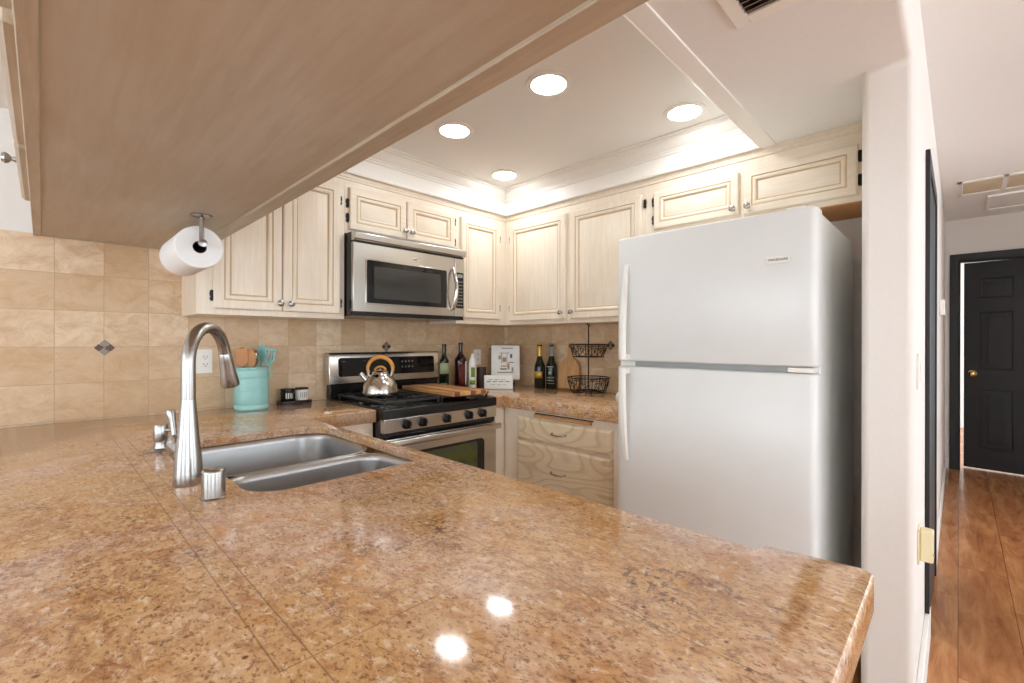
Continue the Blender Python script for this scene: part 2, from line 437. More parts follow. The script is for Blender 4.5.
window_wall('wall_left', 'x', -3.2, -3.6, 2.708, [(-2.9, -0.7, 0.6, 2.2), (0.1, 2.2, 0.6, 2.2)], 4)
# ceilings
g = G(); g.box((-3.2, -3.6, ZH), (6.42, 0.10, ZH+0.06)); g.box((-3.2, 0.10, ZH), (-0.35, 2.708, ZH+0.06))
struct(g.build('ceiling', 'ceil'))
TX0, TX1, TY0, TY1 = 0.62, 2.362, 0.668, 2.372      # tray opening
g = G()
g.box((-0.35, 0.124, ZS-0.001), (2.70, TY0, ZS+0.012)); g.box((-0.35, TY1, ZS), (2.70, 2.708, ZS+0.012))
g.box((-0.35, TY0, ZS), (TX0, TY1, ZS+0.012)); g.box((TX1, TY0, ZS), (2.70, TY1, ZS+0.012))
struct(g.build('ceiling', 'ceil'))
sbox('ceiling', 'ceil', (TX0-0.02, TY0-0.02, 2.345), (TX1+0.02, TY1+0.02, 2.37))
sbox('wall_soffit', 'ceil', (-0.37, 0.2405, ZS), (-0.35, 2.708, ZH))
# tray sides with crown moulding
def rect_ring(prof, x0, y0, x1, y1):
    return [[(x0+i, y0+i, z), (x1-i, y0+i, z), (x1-i, y1-i, z), (x0+i, y1-i, z)] for i, z in prof]
g = G()
prof = [(-0.012, ZS+0.012), (0.0, ZS-0.006), (0.004, ZS-0.008), (0.008, ZS-0.004), (0.009, ZS+0.006), (0.003, ZS+0.012), (0.003, 2.262), (0.010, 2.266), (0.011, 2.274),
        (0.018, 2.279), (0.019, 2.285), (0.032, 2.292), (0.046, 2.304), (0.056, 2.318), (0.058, 2.324), (0.068, 2.328), (0.070, 2.335), (0.085, 2.338), (0.088, 2.346), (-0.012, 2.347)]
g.loft(rect_ring(prof, TX0, TY0, TX1, TY1), cap=False, closed=True)
struct(g.build('trim_1', 'trim', smooth=25))
g = G(); g.box((-0.2, 0.605, ZS-0.007), (2.385, TY0, ZS+0.003))
struct(g.build('trim_2', 'trim', bevel=0.003))
# backsplash
sbox('trim_3', 'tile_x', (-0.35, 2.70, ZC), (2.69, 2.708, 1.697))
sbox('trim_4', 'tile_y', (2.69, 1.13, ZC), (2.698, 2.70, 1.38))
# baseboards
sbox('baseboard_left', 'trim', (1.99, 0.083, 0), (2.64, 0.0995, 0.135), 0.004)
sbox('baseboard_left', 'trim', (3.42, 0.086, 0), (6.22, 0.0995, 0.095), 0.004)
sbox('baseboard_far', 'trim', (6.286, 0.07, 0), (6.2995, 0.10, 0.095), 0.004)

# hall doors
def casing(g, pts): pass
g = G()
for a, b in (((6.28, 0.0, 0), (6.30, 0.065, 2.12)), ((6.28, -0.83, 2.055), (6.30, 0.0, 2.12)), ((6.28, -0.895, 0), (6.30, -0.83, 2.12))): g.box(a, b)
for a, b in (((6.30, -0.012, 0), (6.42, 0.0, 2.055)), ((6.30, -0.83, 2.045), (6.42, 0.0, 2.058)), ((6.30, -0.83, 0), (6.42, -0.818, 2.055))): g.box(a, b)
struct(g.build('door_frame_1', 'casing', bevel=0.003))
def panel_door(name, W, H, T, root):
    """six-panel door, hinge at origin, leaf toward +x, front face at -y"""
    g = G(); g.box((0, 0, 0.012), (W, T, H))
    leaf = g.build('leaf', 'doorblack', root, bevel=0.002)
    st, mid = 0.11, 0.095; pw = (W - 2*st - mid)/2
    for zz0, zz1 in ((0.22, 0.80), (0.98, 1.56), (1.68, 1.89)):
        for x0 in (st, st+pw+mid):
            g = G(); x1 = x0+pw
            def ring(i, y): return [(x0+i, y, zz0+i), (x1-i, y, zz0+i), (x1-i, y, zz1-i), (x0+i, y, zz1-i)]
            g.loft([ring(0, 0.001), ring(0, -0.004), ring(0.008, -0.006), ring(0.018, -0.001), ring(0.045, -0.001), ring(0.062, -0.008), ring(0.066, -0.008)])
            g.build('panel', 'doorblack', root, smooth=25)
sbox('wall_bedroom', 'wall_white', (9.4, -1.8, 0), (9.5, 0.8, ZH))
d = thing('panel_door', 'charcoal six panel door standing ajar at the far end of the hall', 'door', (6.375, -0.818, 0), math.radians(90-6.0))
# local: +x along the leaf, viewer sees -y side turned toward -x world
def door_leaf(root):
    panel_door('d', 0.786, 2.046, 0.035, root)
    g = G(); g.lathe([(0.030, 0), (0.032, 0.004), (0.026, 0.010), (0.012, 0.014), (0.011, 0.034), (0.020, 0.040), (0.028, 0.052), (0.027, 0.066), (0.016, 0.074), (0.002, 0.076)], (0.722, 0, 0.945), 24, (0, -1, 0))
    g.build('door_knob', 'brass', root)
door_leaf(d)
# the leaf's front must face -x: rotate so local +x -> world +y, local -y -> world +x; mirror through the thickness instead
for ch in d.children:
    ch.scale = (1, -1, 1)
# side door on the hall wall, closed, with charcoal casing
g = G()
for a, b in (((2.55, 0.0845, 0.136), (2.62, 0.0995, 2.055)), ((3.35, 0.0845, 0), (3.415, 0.0995, 2.055)), ((2.62, 0.0845, 1.99), (3.35, 0.0995, 2.055))): g.box(a, b)
struct(g.build('door_frame_2', 'casing', bevel=0.003))
g = G(); g.box((2.64, 0.091, 0.01), (3.349, 0.0995, 1.989)); struct(g.build('door_2', 'doorblack'))

# ------------------------------------------------------------------ ceiling fittings
lp = [(1.49, 1.24, 'recessed ceiling downlight nearest the hanging cabinet edge, the largest of the four'),
      (2.12, 0.93, 'recessed ceiling downlight above the refrigerator'),
      (2.105, 2.125, 'small recessed ceiling downlight by the inner corner of the tray'),
      (1.48, 1.86, 'recessed ceiling downlight in front of the microwave, leftmost of the four')]
def make_can():
    root = thing('downlight', '', 'ceiling light', (0, 0, 2.345))
    G().lathe([(0.074, -0.001), (0.074, -0.006), (0.086, -0.007), (0.096, -0.004), (0.097, 0.0)], (0, 0, 0), 40).build('trim_ring', 'trim', root)
    G().lathe([(0.0735, -0.0005), (0.0735, -0.0055)], (0, 0, 0), 40).build('lens', 'lamp', root)
    return root
can = make_can()
for i, (x, y, lab) in enumerate(lp):
    c = can if i == 0 else copy_tree(can)
    c.location = (x, y, 2.345); c['label'] = lab; c['group'] = 'downlights in the tray ceiling'
v = thing('ceiling_vent', 'white air vent with grey louvres in the kitchen ceiling by the frame top', 'vent', (1.27, 0.36, ZS))
g = G()
for a, b in (((-0.16, -0.115, -0.008), (0.145, -0.075, 0)), ((-0.16, 0.065, -0.008), (0.145, 0.105, 0)), ((-0.16, -0.075, -0.008), (-0.12, 0.065, 0)), ((0.105, -0.075, -0.008), (0.145, 0.065, 0))): g.box(a, b)
g.build('vent_frame', 'trim', v, bevel=0.002)
g = G()
for k in range(10):
    x = -0.114 + k*0.0215
    g.prism([(x, -0.0125), (x+0.002, -0.0135), (x+0.0165, -0.003), (x+0.0145, -0.002)], 'y', -0.075, 0.065)
g.build('louvres', 'grille', v)
G().box((-0.12, -0.075, -0.0012), (0.105, 0.065, -0.0002)).build('duct_shade_sheet', 'mug', v)  # dark sheet standing in for the shade behind the louvres
v = thing('hall_return_vent', 'two section tan return air vent in the hall ceiling', 'vent', (5.03, -0.20, ZH))
g = G(); X0, X1, Y0, Y1 = -0.22, 0.22, -0.30, 0.21
for a, b in (((X0, Y0, -0.012), (X0+0.035, Y1, 0)), ((X1-0.035, Y0, -0.012), (X1, Y1, 0)), ((X0, Y0, -0.012), (X1, Y0+0.03, 0)), ((X0, Y1-0.03, -0.012), (X1, Y1, 0)), ((X0, -0.06, -0.012), (X1, -0.03, 0))): g.box(a, b)
g.build('vent_frame', 'trim', v, bevel=0.002)
G().box((X0+0.035, Y0+0.03, -0.006), (X1-0.035, -0.06, -0.001)).build('filter', 'hall_grille', v)
G().box((X0+0.035, -0.03, -0.006), (X1-0.035, Y1-0.03, -0.001)).build('filter', 'hall_grille', v)
v = thing('attic_hatch', 'flat attic hatch panel in the hall ceiling before the far door', 'hatch', (5.68, -0.45, ZH))
g = G()
for a, b in (((-0.27, -0.32, -0.015), (-0.25, 0.28, 0)), ((0.25, -0.32, -0.015), (0.27, 0.28, 0)), ((-0.25, 0.26, -0.015), (0.25, 0.28, 0)), ((-0.25, -0.32, -0.015), (0.25, -0.30, 0))): g.box(a, b)
g.build('hatch_frame', 'trim', v)
G().box((-0.25, -0.30, -0.006), (0.25, 0.26, -0.001)).build('hatch_panel', 'ceil', v)

# ------------------------------------------------------------------ cabinets
def raised_panel(g, x0, x1, z0, z1, t, yf):
    """raised panel door: front toward -y at y = yf - t (material 1 = glaze in the grooves)"""
    def ring(i, d): return [(x0+i, yf-d, z0+i), (x1-i, yf-d, z0+i), (x1-i, yf-d, z1-i), (x0+i, yf-d, z1-i)]
    ins = min(0.072, (z1-z0)*0.30)
    k = ins/0.072
    segs = [(0.0, 0.0, 0), (0.0, t-0.006, 0), (0.003, t-0.002, 0), (0.007, t, 0), (0.040*k, t, 0), (0.0425*k, t-0.0035, 1), (0.046*k, t-0.0035, 1), (0.049*k, t-0.0005, 0), (0.058*k, t-0.001, 0), (0.064*k, t-0.005, 0), (0.067*k, t-0.009, 1), (0.0715*k, t-0.009, 1), (0.080*k+0.004, t-0.0055, 0)]
    R = [[g.bm.verts.new(p) for p in ring(i, d)] for i, d, _ in segs]
    for a in range(len(R)-1):
        for i in range(4):
            j = (i+1) % 4
            f = g.bm.faces.new((R[a][i], R[a][j], R[a+1][j], R[a+1][i])); f.material_index = segs[a+1][2]
    g.bm.faces.new(R[-1]); g.bm.faces.new(R[0][::-1])
def knob(parent, x, z, y, mat='nickel'):
    G().lathe([(0.009, 0), (0.007, 0.004), (0.005, 0.012), (0.010, 0.017), (0.0155, 0.022), (0.015, 0.028), (0.009, 0.032), (0.001, 0.033)], (x, y, z), 20, (0, -1, 0)).build('knob', mat, parent)
def hinge(parent, x, z, y, s=1):
    """wrought butterfly hinge on the face frame"""
    g = G(); pts = [(0, -0.026), (0.007, -0.024), (0.010, -0.014), (0.007, -0.006), (0.010, 0.002), (0.010, 0.014), (0.007, 0.024), (0, 0.026)]
    pts = [(x + s*p[0]*1.2 - s*0.006, z+p[1]) for p in pts]
    g.prism(pts if s > 0 else pts[::-1], 'y', y-0.005, y)
    g.cyl((x-s*0.006, y-0.006, z-0.022), (x-s*0.006, y-0.006, z+0.022), 0.0045, seg=10)
    g.build('hinge', 'hinge', parent)
def door(root, x0, x1, z0, z1, kx=None, kz=None, hx=None, hz=(), hs=1, yf=0.0, t=0.02, mat='cream'):
    g = G(); raised_panel(g, x0, x1, z0, z1, t, yf)
    d = g.build('door', [mat, 'glaze'], root, smooth=20)
    if kx is not None: knob(d, kx, kz, yf-t+0.001)
    for z in hz: hinge(d, hx, z, yf-0.001, hs)
    return d
ZB, ZT = 1.378, 2.14
# -- range wall uppers: local x = world x, front y=0 at world 2.395
c = thing('wall_cabinet', 'tall double door cream wall cabinet between the tiled wall and the microwave', 'cabinet', (0.47, 2.395, ZB))
G().box((0, 0, 0), (0.676, 0.303, ZT-ZB)).build('cabinet_body', 'cream', c, bevel=0.001)
door(c, 0.062, 0.350, 0.026, 0.722, 0.338-0.002, 0.064, 0.055, (0.085, 0.64), -1)
door(c, 0.356, 0.648, 0.026, 0.722, 0.386, 0.064, 0.655, (0.085, 0.64), 1)
c = thing('wall_cabinet', 'short double door cream cabinet directly above the microwave', 'cabinet', (1.1465, 2.395, 1.848))
G().box((0, 0, 0), (0.7725, 0.303, ZT-1.848)).build('cabinet_body', 'cream_x', c, bevel=0.001)
door(c, 0.022, 0.378, 0.022, 0.252, 0.368-0.004, 0.070, 0.012, (0.085, 0.165), -1, mat='cream_x')
door(c, 0.388, 0.752, 0.022, 0.252, 0.412, 0.070, 0.762, (0.065, 0.20), 1, mat='cream_x')
c = thing('wall_cabinet', 'single door cream wall cabinet between the microwave and the inner corner', 'cabinet', (1.9195, 2.395, ZB))
G().box((0, 0, 0), (0.4635, 0.303, ZT-ZB)).build('cabinet_body', 'cream', c, bevel=0.001)
door(c, 0.032, 0.392, 0.036, 0.716, None, None, 0.402, (0.12, 0.62), 1)
# -- right wall uppers: local +x -> world -y, local -y -> world -x
c = thing('wall_cabinet', 'double door cream wall cabinet from the inner corner to the refrigerator', 'cabinet', (2.385, 2.694, ZB), -PI/2)
G().box((0, 0, 0), (1.429, 0.303, ZT-ZB)).build('cabinet_body', 'cream', c, bevel=0.001)
door(c, 0.354, 0.866, 0.026, 0.716, 0.836, 0.070, 0.346, (0.12, 0.62), -1)
door(c, 0.902, 1.404, 0.026, 0.716, 0.892+0.03, 0.070, 1.424, (0.66,), 1)
c = thing('wall_cabinet', 'low double door cream cabinet above the refrigerator', 'cabinet', (2.385, 1.2645, 1.850), -PI/2)
G().box((0, 0, 0), (1.0225, 0.303, ZT-1.850)).build('cabinet_body', 'cream_x', c, bevel=0.001)
G().box((0.012, 0.004, -0.006), (1.02, 0.30, -0.0005)).build('underside', 'raw', c)
door(c, 0.050, 0.494, 0.030, 0.236, 0.472, 0.058, 0.040, (0.085, 0.185), -1, mat='cream_x')
door(c, 0.518, 0.962, 0.024, 0.236, 0.540, 0.058, 0.972, (0.085, 0.185), 1, mat='cream_x')
# cornice strip on top of both runs
g = G()
PR = [(0.0, ZT-0.002), (-0.006, ZT), (-0.007, ZT+0.010), (-0.011, ZT+0.014), (-0.011, ZS-0.001), (0.0, ZS-0.001)]
xa, ya = 2.385, 2.395
g.loft([[(0.47, ya+p[0], p[1]) for p in PR], [(xa+p[0], ya+p[0], p[1]) for p in PR], [(xa+p[0], 0.2405, p[1]) for p in PR]])
struct(g.build('trim_5', 'cream_x', smooth=25))

# -- hanging cabinet over the peninsula
c = thing('hanging_cabinet', 'long ceiling hung cabinet over the peninsula, its brown underside overhead', 'cabinet', (0.24, 1.4, 1.675))
def W(p): return (p[0]-0.24, p[1]-1.4, p[2]-1.675)
def wb(g, a, b): return g.box(W(a), W(b))
g = G(); g.prism([(x-0.24, y-1.4) for x, y in ((-0.004, 0.12), (0.482, 0.12), (0.482, 2.39), (0.468, 2.39), (0.468, 2.699), (-0.004, 2.699))], 'z', 1.692-1.675, 1.70-1.675)
g.build('bottom_panel', 'under', c)
g = G(); wb(g, (-0.004, 0.12, 1.70), (0.466, 2.699, ZS-0.001))
g.build('carcass', 'cream_y', c)
g = G(); wb(g, (0.482, 0.10, 1.684), (0.528, 2.392, 1.712)); g.build('bottom_rail', 'cream_y', c, bevel=0.002)
g = G(); wb(g, (0.4665, 0.10, 1.712), (0.528, 2.392, ZS-0.001)); g.build('kitchen_side_panel', 'cream_y', c)
g = G(); wb(g, (-0.028, 0.10, 1.688), (-0.004, 2.699, ZS-0.001)); g.build('bar_side_frame', 'cream_y', c, bevel=0.002)
g = G(); wb(g, (-0.026, 0.098, 1.684), (0.528, 0.12, ZS-0.001)); g.build('end_panel', 'cream_y', c)
g = G(); g.tube([W((0.0, 2.697, 1.691)), W((0.466, 2.697, 1.691))], 0.0022)
g.build('caulk_bead', 'cream_y', c)
for y0, y1, kn in ((1.53, 2.09, 1.60), (0.94, 1.50, None), (0.34, 0.90, None)):
    g = G()
    def ring(i, d): return [W((-0.027-d, y0+i, 1.698+i)), W((-0.027-d, y1-i, 1.698+i)), W((-0.027-d, y1-i, 2.13-i)), W((-0.027-d, y0+i, 2.13-i))]
    g.loft([ring(0, 0), ring(0, 0.012), ring(0.006, 0.019), ring(0.05, 0.019), ring(0.054, 0.013), ring(0.07, 0.013), ring(0.09, 0.017)])
    d_ = g.build('door', 'cream_y', c, smooth=20)
    if kn: G().lathe([(0.008, 0), (0.005, 0.010), (0.012, 0.016), (0.014, 0.022), (0.010, 0.028), (0.001, 0.029)], W((-0.045, 1.70, 1.715)), 16, (-1, 0, 0)).build('knob', 'nickel', d_)

# ------------------------------------------------------------------ countertops
def offset_poly(pts, d):
    n = len(pts); out = []
    for i in range(n):
        p0, p1, p2 = Vector(pts[i-1]), Vector(pts[i]), Vector(pts[(i+1) % n])
        e1 = (p1-p0).normalized(); e2 = (p2-p1).normalized()
        n1 = Vector((-e1.y, e1.x)); n2 = Vector((-e2.y, e2.x))
        b = n1+n2
        if b.length < 1e-6: b = n1
        b = b/(b.dot(n1)) if abs(b.dot(n1)) > 1e-6 else n1
        out.append(tuple(p1 + b*d))
    return out
def counter(name, outer, hole, z0, z1, mat, nose=0.007):
    """outer CCW; rounded nose; optional hole (CCW)"""
    bm = bmesh.new()
    rings = [(nose, z1), (nose*0.35, z1-nose*0.3), (0, z1-nose), (0, z0+nose), (nose*0.4, z0+nose*0.3), (nose, z0)]
    L = []
    for i, z in rings: L.append([bm.verts.new((p[0], p[1], z)) for p in offset_poly(outer, i)])
    n = len(outer)
    for A, B in zip(L[:-1], L[1:]):
        for i in range(n):
            j = (i+1) % n; bm.faces.new((A[i], A[j], B[j], B[i]))
    def fill(loop, z, hl):
        edges = []
        for i in range(n):
            a, b = loop[i], loop[(i+1) % n]; edges.append(bm.edges.get((a, b)) or bm.edges.new((a, b)))
        if hl:
            m = len(hl)
            for i in range(m):
                a, b = hl[i], hl[(i+1) % m]; edges.append(bm.edges.get((a, b)) or bm.edges.new((a, b)))
        bmesh.ops.triangle_fill(bm, use_beauty=True, use_dissolve=False, edges=edges)
    h1 = h0 = None
    if hole:
        rr = [(0.0, z1), (0.003, z1-0.0025), (0.003, z1-0.026), (-0.03, z1-0.026), (-0.03, z0)]
        H = [[bm.verts.new((p[0], p[1], z)) for p in offset_poly(hole, i)] for i, z in rr]
        m = len(hole)
        for A, B in zip(H[:-1], H[1:]):
            for i in range(m):
                j = (i+1) % m; bm.faces.new((A[i], A[j], B[j], B[i]))
        h1, h0 = H[0], H[-1]
    fill(L[0], z1, h1); fill(L[-1], z0, h0)
    g = G(); g.bm.free(); g.bm = bm
    return g.build(name, mat, smooth=30, loc=(sum(p[0] for p in outer)/n, sum(p[1] for p in outer)/n, z0))
def arc(cx, cy, r, a0, a1, n=8): return [(cx+r*math.cos(math.radians(a0+(a1-a0)*k/n)), cy+r*math.sin(math.radians(a0+(a1-a0)*k/n))) for k in range(n+1)]
# sink opening (rounded, the far left bowl is deeper front to back)
SX0, SX1, SY0, SY1 = 0.325, 0.802, 1.118, 1.885
hole = arc(SX1-0.06, SY0+0.06, 0.06, -90, 0) + arc(SX1-0.12, SY1-0.12, 0.12, 0, 90) + arc(SX0+0.12-0.06, SY1-0.12, 0.12, 90, 180) + [(SX0-0.06, 1.62), (SX0-0.045, 1.52), (SX0, 1.45)] + arc(SX0+0.085, SY0+0.085, 0.085, 180, 270)
outer = [(-0.35, 0.090), (0.868, 0.090), (0.880, 0.104), (0.862, 0.236), (0.8355, 0.246), (0.8365, 2.082), (0.850, 2.095), (1.170, 2.095), (1.170, 2.6995), (-0.35, 2.6995)]
ct = counter('granite_countertop', outer, hole, 0.850, ZC, 'granite')
tag(ct, 'speckled brown and pink granite countertop on the peninsula with the sink cut out', 'countertop')
outer = [(1.952, 2.066), (2.032, 2.066), (2.034, 1.135), (2.6895, 1.135), (2.6895, 2.6995), (1.952, 2.6995)]
ct = counter('granite_countertop', outer, None, 0.842, ZC, 'granite')
tag(ct, 'granite countertop between the range and the refrigerator under the wire baskets', 'countertop')

# ------------------------------------------------------------------ double sink
s = thing('double_sink', 'stainless steel undermount double bowl sink set in the peninsula', 'sink', (0.55, 1.5, 0.64))
def bowl(name, pts, ztop, zbot, drain):
    g = G(); n = len(pts); O = Vector((0.55, 1.5, 0.64))
    def R(i, z): return [(p[0]-O.x, p[1]-O.y, z-O.z) for p in offset_poly(pts, i)]
    rings = [R(-0.014, ztop), R(-0.004, ztop+0.0005), R(0.002, ztop-0.004), R(0.005, ztop-0.02), R(0.010, zbot+0.05), R(0.020, zbot+0.015), R(0.040, zbot)]
    g.loft(rings, cap=False)
    # floor of the bowl as a fan
    last = [v for v in g.bm.verts][-n:]
    g.bm.faces.new(last)
    o = g.build(name, 'sink', s, smooth=50)
    md = o.modifiers.new('thick', 'SOLIDIFY'); md.thickness = 0.0015; md.offset = -1
    G().lathe([(0.045, 0.0), (0.045, 0.003), (0.036, 0.004), (0.030, 0.001), (0.005, 0.0008)], (drain[0]-O.x, drain[1]-O.y, zbot-O.z+0.001), 24).build('drain', 'steel', s)
big = arc(SX1-0.10, 1.440+0.09, 0.09, -90, 0) + arc(SX1-0.12, SY1-0.12, 0.118, 0, 90) + arc(SX0+0.055, SY1-0.12, 0.118, 90, 180) + [(SX0-0.062, 1.62), (SX0-0.046, 1.535)] + arc(SX0+0.075, 1.440+0.085, 0.085, 190, 270)
sml = arc(SX1-0.06, SY0+0.06, 0.06, -90, 0) + arc(SX1-0.10, 1.412-0.075, 0.075, 8, 90) + arc(SX0+0.080, 1.412-0.075, 0.075, 90, 180) + arc(SX0+0.085, SY0+0.085, 0.085, 180, 270)
bowl('basin', big, 0.8865, 0.700, (0.55, 1.66))
bowl('basin', sml, 0.8865, 0.720, (0.56, 1.27))

# ------------------------------------------------------------------ faucet and deck fittings
f = thing('kitchen_faucet', 'tall brushed nickel gooseneck pull down faucet behind the sink', 'faucet', (0.245, 1.33, ZC))
G().lathe([(0.0305, 0), (0.0315, 0.003), (0.0300, 0.03), (0.0275, 0.07), (0.0225, 0.115), (0.0195, 0.155), (0.0170, 0.185), (0.0155, 0.205)], (0, 0, 0), 40).build('faucet_body', 'nickel', f)
th = math.radians(51); cx, sy = math.cos(th), math.sin(th)
R_ = 0.088; pts = [(0, 0, 0.2055), (0, 0, 0.25), (0, 0, 0.28)]
rad = [0.0152]*3
zc_ = 0.292
for k in range(0, 17):
    a = PI - (PI*0.925)*k/16
    h = R_ + R_*math.cos(a)
    pts.append((h*cx, h*sy, zc_ + R_*math.sin(a)*1.0)); rad.append(0.0150)
G().tube(pts, rad, 24).build('gooseneck', 'nickel', f)
pe = Vector(pts[-1]); pd = (pe - Vector(pts[-2])).normalized()
G().lathe([(0.0148, 0), (0.0156, 0.0015), (0.0165, 0.02), (0.0200, 0.062), (0.0236, 0.094), (0.0231, 0.098), (0.018, 0.0985)], pe + pd*0.001, 32, pd).build('spray_head', 'nickel', f)
hb = Vector((-0.014, 0.074, 0.086))
g = G(); g.cyl((-0.003, 0.010, 0.070), hb, 0.015, 0.019, 24); g.sphere(hb, 0.0225, (0.8, 1.0, 1.15), 24, 14); g.build('handle_hub', 'nickel', f)
G().tube([hb+Vector((0, 0.0, 0.010)), hb+Vector((-0.002, 0.004, 0.035)), hb+Vector((-0.005, 0.010, 0.065)), hb+Vector((-0.007, 0.012, 0.082)), hb+Vector((-0.007, 0.012, 0.086))],
         [0.0065, 0.0062, 0.0085, 0.0105, 0.0090], 16).build('lever', 'nickel', f)
f = thing('soap_dispenser', 'brushed nickel soap dispenser with a side spout behind the faucet', 'soap dispenser', (0.258, 1.79, ZC))
G().lathe([(0.029, 0), (0.030, 0.004), (0.027, 0.008), (0.018, 0.011), (0.0165, 0.020), (0.0165, 0.030)], (0, 0, 0), 28).build('base', 'nickel', f)
G().lathe([(0.0165, 0.030), (0.019, 0.036), (0.019, 0.080), (0.017, 0.084), (0.002, 0.085)], (0, 0, 0), 28).build('pump_head', 'nickel', f)
G().tube([(0.008, -0.012, 0.066), (0.03, -0.028, 0.066), (0.060, -0.046, 0.0655), (0.078, -0.058, 0.062)], [0.007, 0.006, 0.006, 0.0055], 14).build('spout', 'nickel', f)
a_ = G().lathe([(0.0245, 0), (0.0250, 0.003), (0.0225, 0.0045), (0.0225, 0.058), (0.0218, 0.062), (0.0190, 0.0645), (0.006, 0.066), (0.001, 0.0662)], (0, 0, 0), 36).build('air_gap', 'nickel')
a_.location = (0.262, 1.172, ZC); tag(a_, 'short brushed nickel air gap cylinder in front of the faucet', 'air gap')

# ------------------------------------------------------------------ base cabinets
def slab_front(root, name, x0, x1, z0, z1, mat, t=0.02, pull=None):
    g = G()
    def ring(i, d): return [(x0+i, -d, z0+i), (x1-i, -d, z0+i), (x1-i, -d, z1-i), (x0+i, -d, z1-i)]
    g.loft([ring(0, 0), ring(0, t*0.45), ring(0.004, t*0.6), ring(0.016, t)])
    d = g.build(name, mat, root, smooth=20)
    if pull:
        (px, pz) = pull; w = 0.048
        g = G()
        g.tube([(px-w, -t, pz+0.003), (px-w, -t-0.014, pz+0.003), (px-w+0.012, -t-0.024, pz), (px, -t-0.020, pz-0.004), (px+w-0.012, -t-0.024, pz), (px+w, -t-0.014, pz+0.003), (px+w, -t, pz+0.003)], [0.006, 0.0045, 0.0042, 0.0046, 0.0042, 0.0045, 0.006], 12)
        g.build('pull', 'nickel', d)
    return d
c = thing('base_cabinet', 'pickled oak drawer base cabinet between the range and refrigerator', 'cabinet', (2.060, 2.078, 0), -PI/2)
G().box((0, 0, 0.09), (0.94, 0.6295, 0.8415)).build('cabinet_body', 'cream', c, bevel=0.001)
G().box((0, 0.06, 0), (0.94, 0.6295, 0.0895)).build('toe_kick', 'cream_x', c)
slab_front(c, 'drawer', 0.128, 0.802, 0.662, 0.797, 'oak', pull=(0.46, 0.728))
slab_front(c, 'drawer', 0.128, 0.802, 0.385, 0.652, 'oak', pull=(0.455, 0.505))
slab_front(c, 'drawer', 0.128, 0.802, 0.105, 0.375, 'oak', pull=(0.455, 0.24))
g = G(); g.box((0.268, -0.022, 0.8085), (0.672, 0.0, 0.8245)); g.build('breadboard_edge', 'raw', c, bevel=0.003)
g = G(); g.box((0.262, -0.003, 0.826), (0.68, 0.0, 0.832)); g.build('breadboard_slot', 'slot', c)
c = thing('corner_filler_cabinet', 'narrow cream filler panel beside the oven, right of the range', 'cabinet', (1.952, 2.078, 0))
G().box((0, 0, 0.0), (0.1055, 0.6, 0.8415)).build('filler_panel', 'cream', c, bevel=0.002)
c = thing('base_cabinet', 'cream base cabinet below the granite left of the range', 'cabinet', (0.84, 2.125, 0))
G().box((0, 0, 0.09), (0.328, 0.57, 0.849)).build('cabinet_body', 'cream', c, bevel=0.001)
door(c, 0.02, 0.30, 0.12, 0.80, 0.27, 0.74)
c = thing('peninsula_cabinet', 'cream base cabinet run carrying the peninsula countertop', 'cabinet', (0.5, 1.4, 0))
g = G()
for a, b in (((-0.35, -1.28, 0.09), (-0.335, 1.295, 0.849)), ((0.295, -1.28, 0.09), (0.31, 1.295, 0.849)), ((-0.335, -1.28, 0.09), (0.295, -1.265, 0.849)), ((-0.335, -1.265, 0.09), (0.295, 1.295, 0.11))): g.box(a, b)
g.build('cabinet_body', 'cream', c)
G().box((-0.30, -1.24, 0), (0.26, 1.29, 0.0895)).build('toe_kick', 'cream', c)
for k in range(4):
    y0 = -1.25+k*0.60
    g = G()
    def ring(i, d): return [(0.310+d, y0+i, 0.12+i), (0.310+d, y0+0.58-i, 0.12+i), (0.310+d, y0+0.58-i, 0.82-i), (0.310+d, y0+i, 0.82-i)]
    g.loft([ring(0, 0), ring(0, 0.014), ring(0.006, 0.018), ring(0.05, 0.018), ring(0.055, 0.010), ring(0.075, 0.010), ring(0.095, 0.015)])
    g.build('door', 'cream', c, smooth=20)

# ------------------------------------------------------------------ refrigerator
r = thing('refrigerator', 'white top freezer refrigerator against the right wall', 'refrigerator', (1.82, 1.114, 0), -PI/2)
# local x 0..0.766 (toward camera right), y 0 front .. 0.80 back
FW = 0.774
g = G(); g.box((0.004, 0.075, 0.03), (FW-0.004, 0.765, 1.710)); g.build('case', 'fridge_side', r, bevel=0.006)
def fdoor(name, z0, z1):
    g = G(); pr = []
    # plan outline with softly rounded front corners and a slight bow
    n = 14
    pl = [(0, 0.068), (0, 0.024), (0.004, 0.012), (0.012, 0.004)]
    for k in range(n+1):
        u = k/n; pl.append((0.024 + (FW-0.048)*u, 0.0 - 0.010*math.sin(PI*u)))
    pl += [(FW-0.012, 0.004), (FW-0.004, 0.012), (FW, 0.024), (FW, 0.068)]
    rings = []
    for dz, ins in ((0.0, 0.010), (0.004, 0.003), (0.012, 0.0)):
        rings.append([(min(max(x, ins), FW-ins), min(y + ins, 0.068), z0+dz) for x, y in pl])
    for dz, ins in ((0.012, 0.0), (0.004, 0.003), (0.0, 0.010)):
        rings.append([(min(max(x, ins), FW-ins), min(y + ins, 0.068), z1-dz) for x, y in pl])
    g.loft(rings)
    return g.build(name, 'fridge', r, smooth=35)
fz = fdoor('freezer_door', 1.172, 1.722)
fd = fdoor('refrigerator_door', 0.075, 1.149)
G().box((0.09, 0.012, 1.1495), (FW-0.09, 0.074, 1.1715)).build('door_gap_trim', 'gasket', r)
G().box((0.006, 0.030, 1.1495), (0.09, 0.074, 1.1715)).build('left_gasket', 'white', r)
G().box((FW-0.09, 0.006, 1.152), (FW-0.012, 0.074, 1.169)).build('middle_hinge', 'white', r, bevel=0.002)
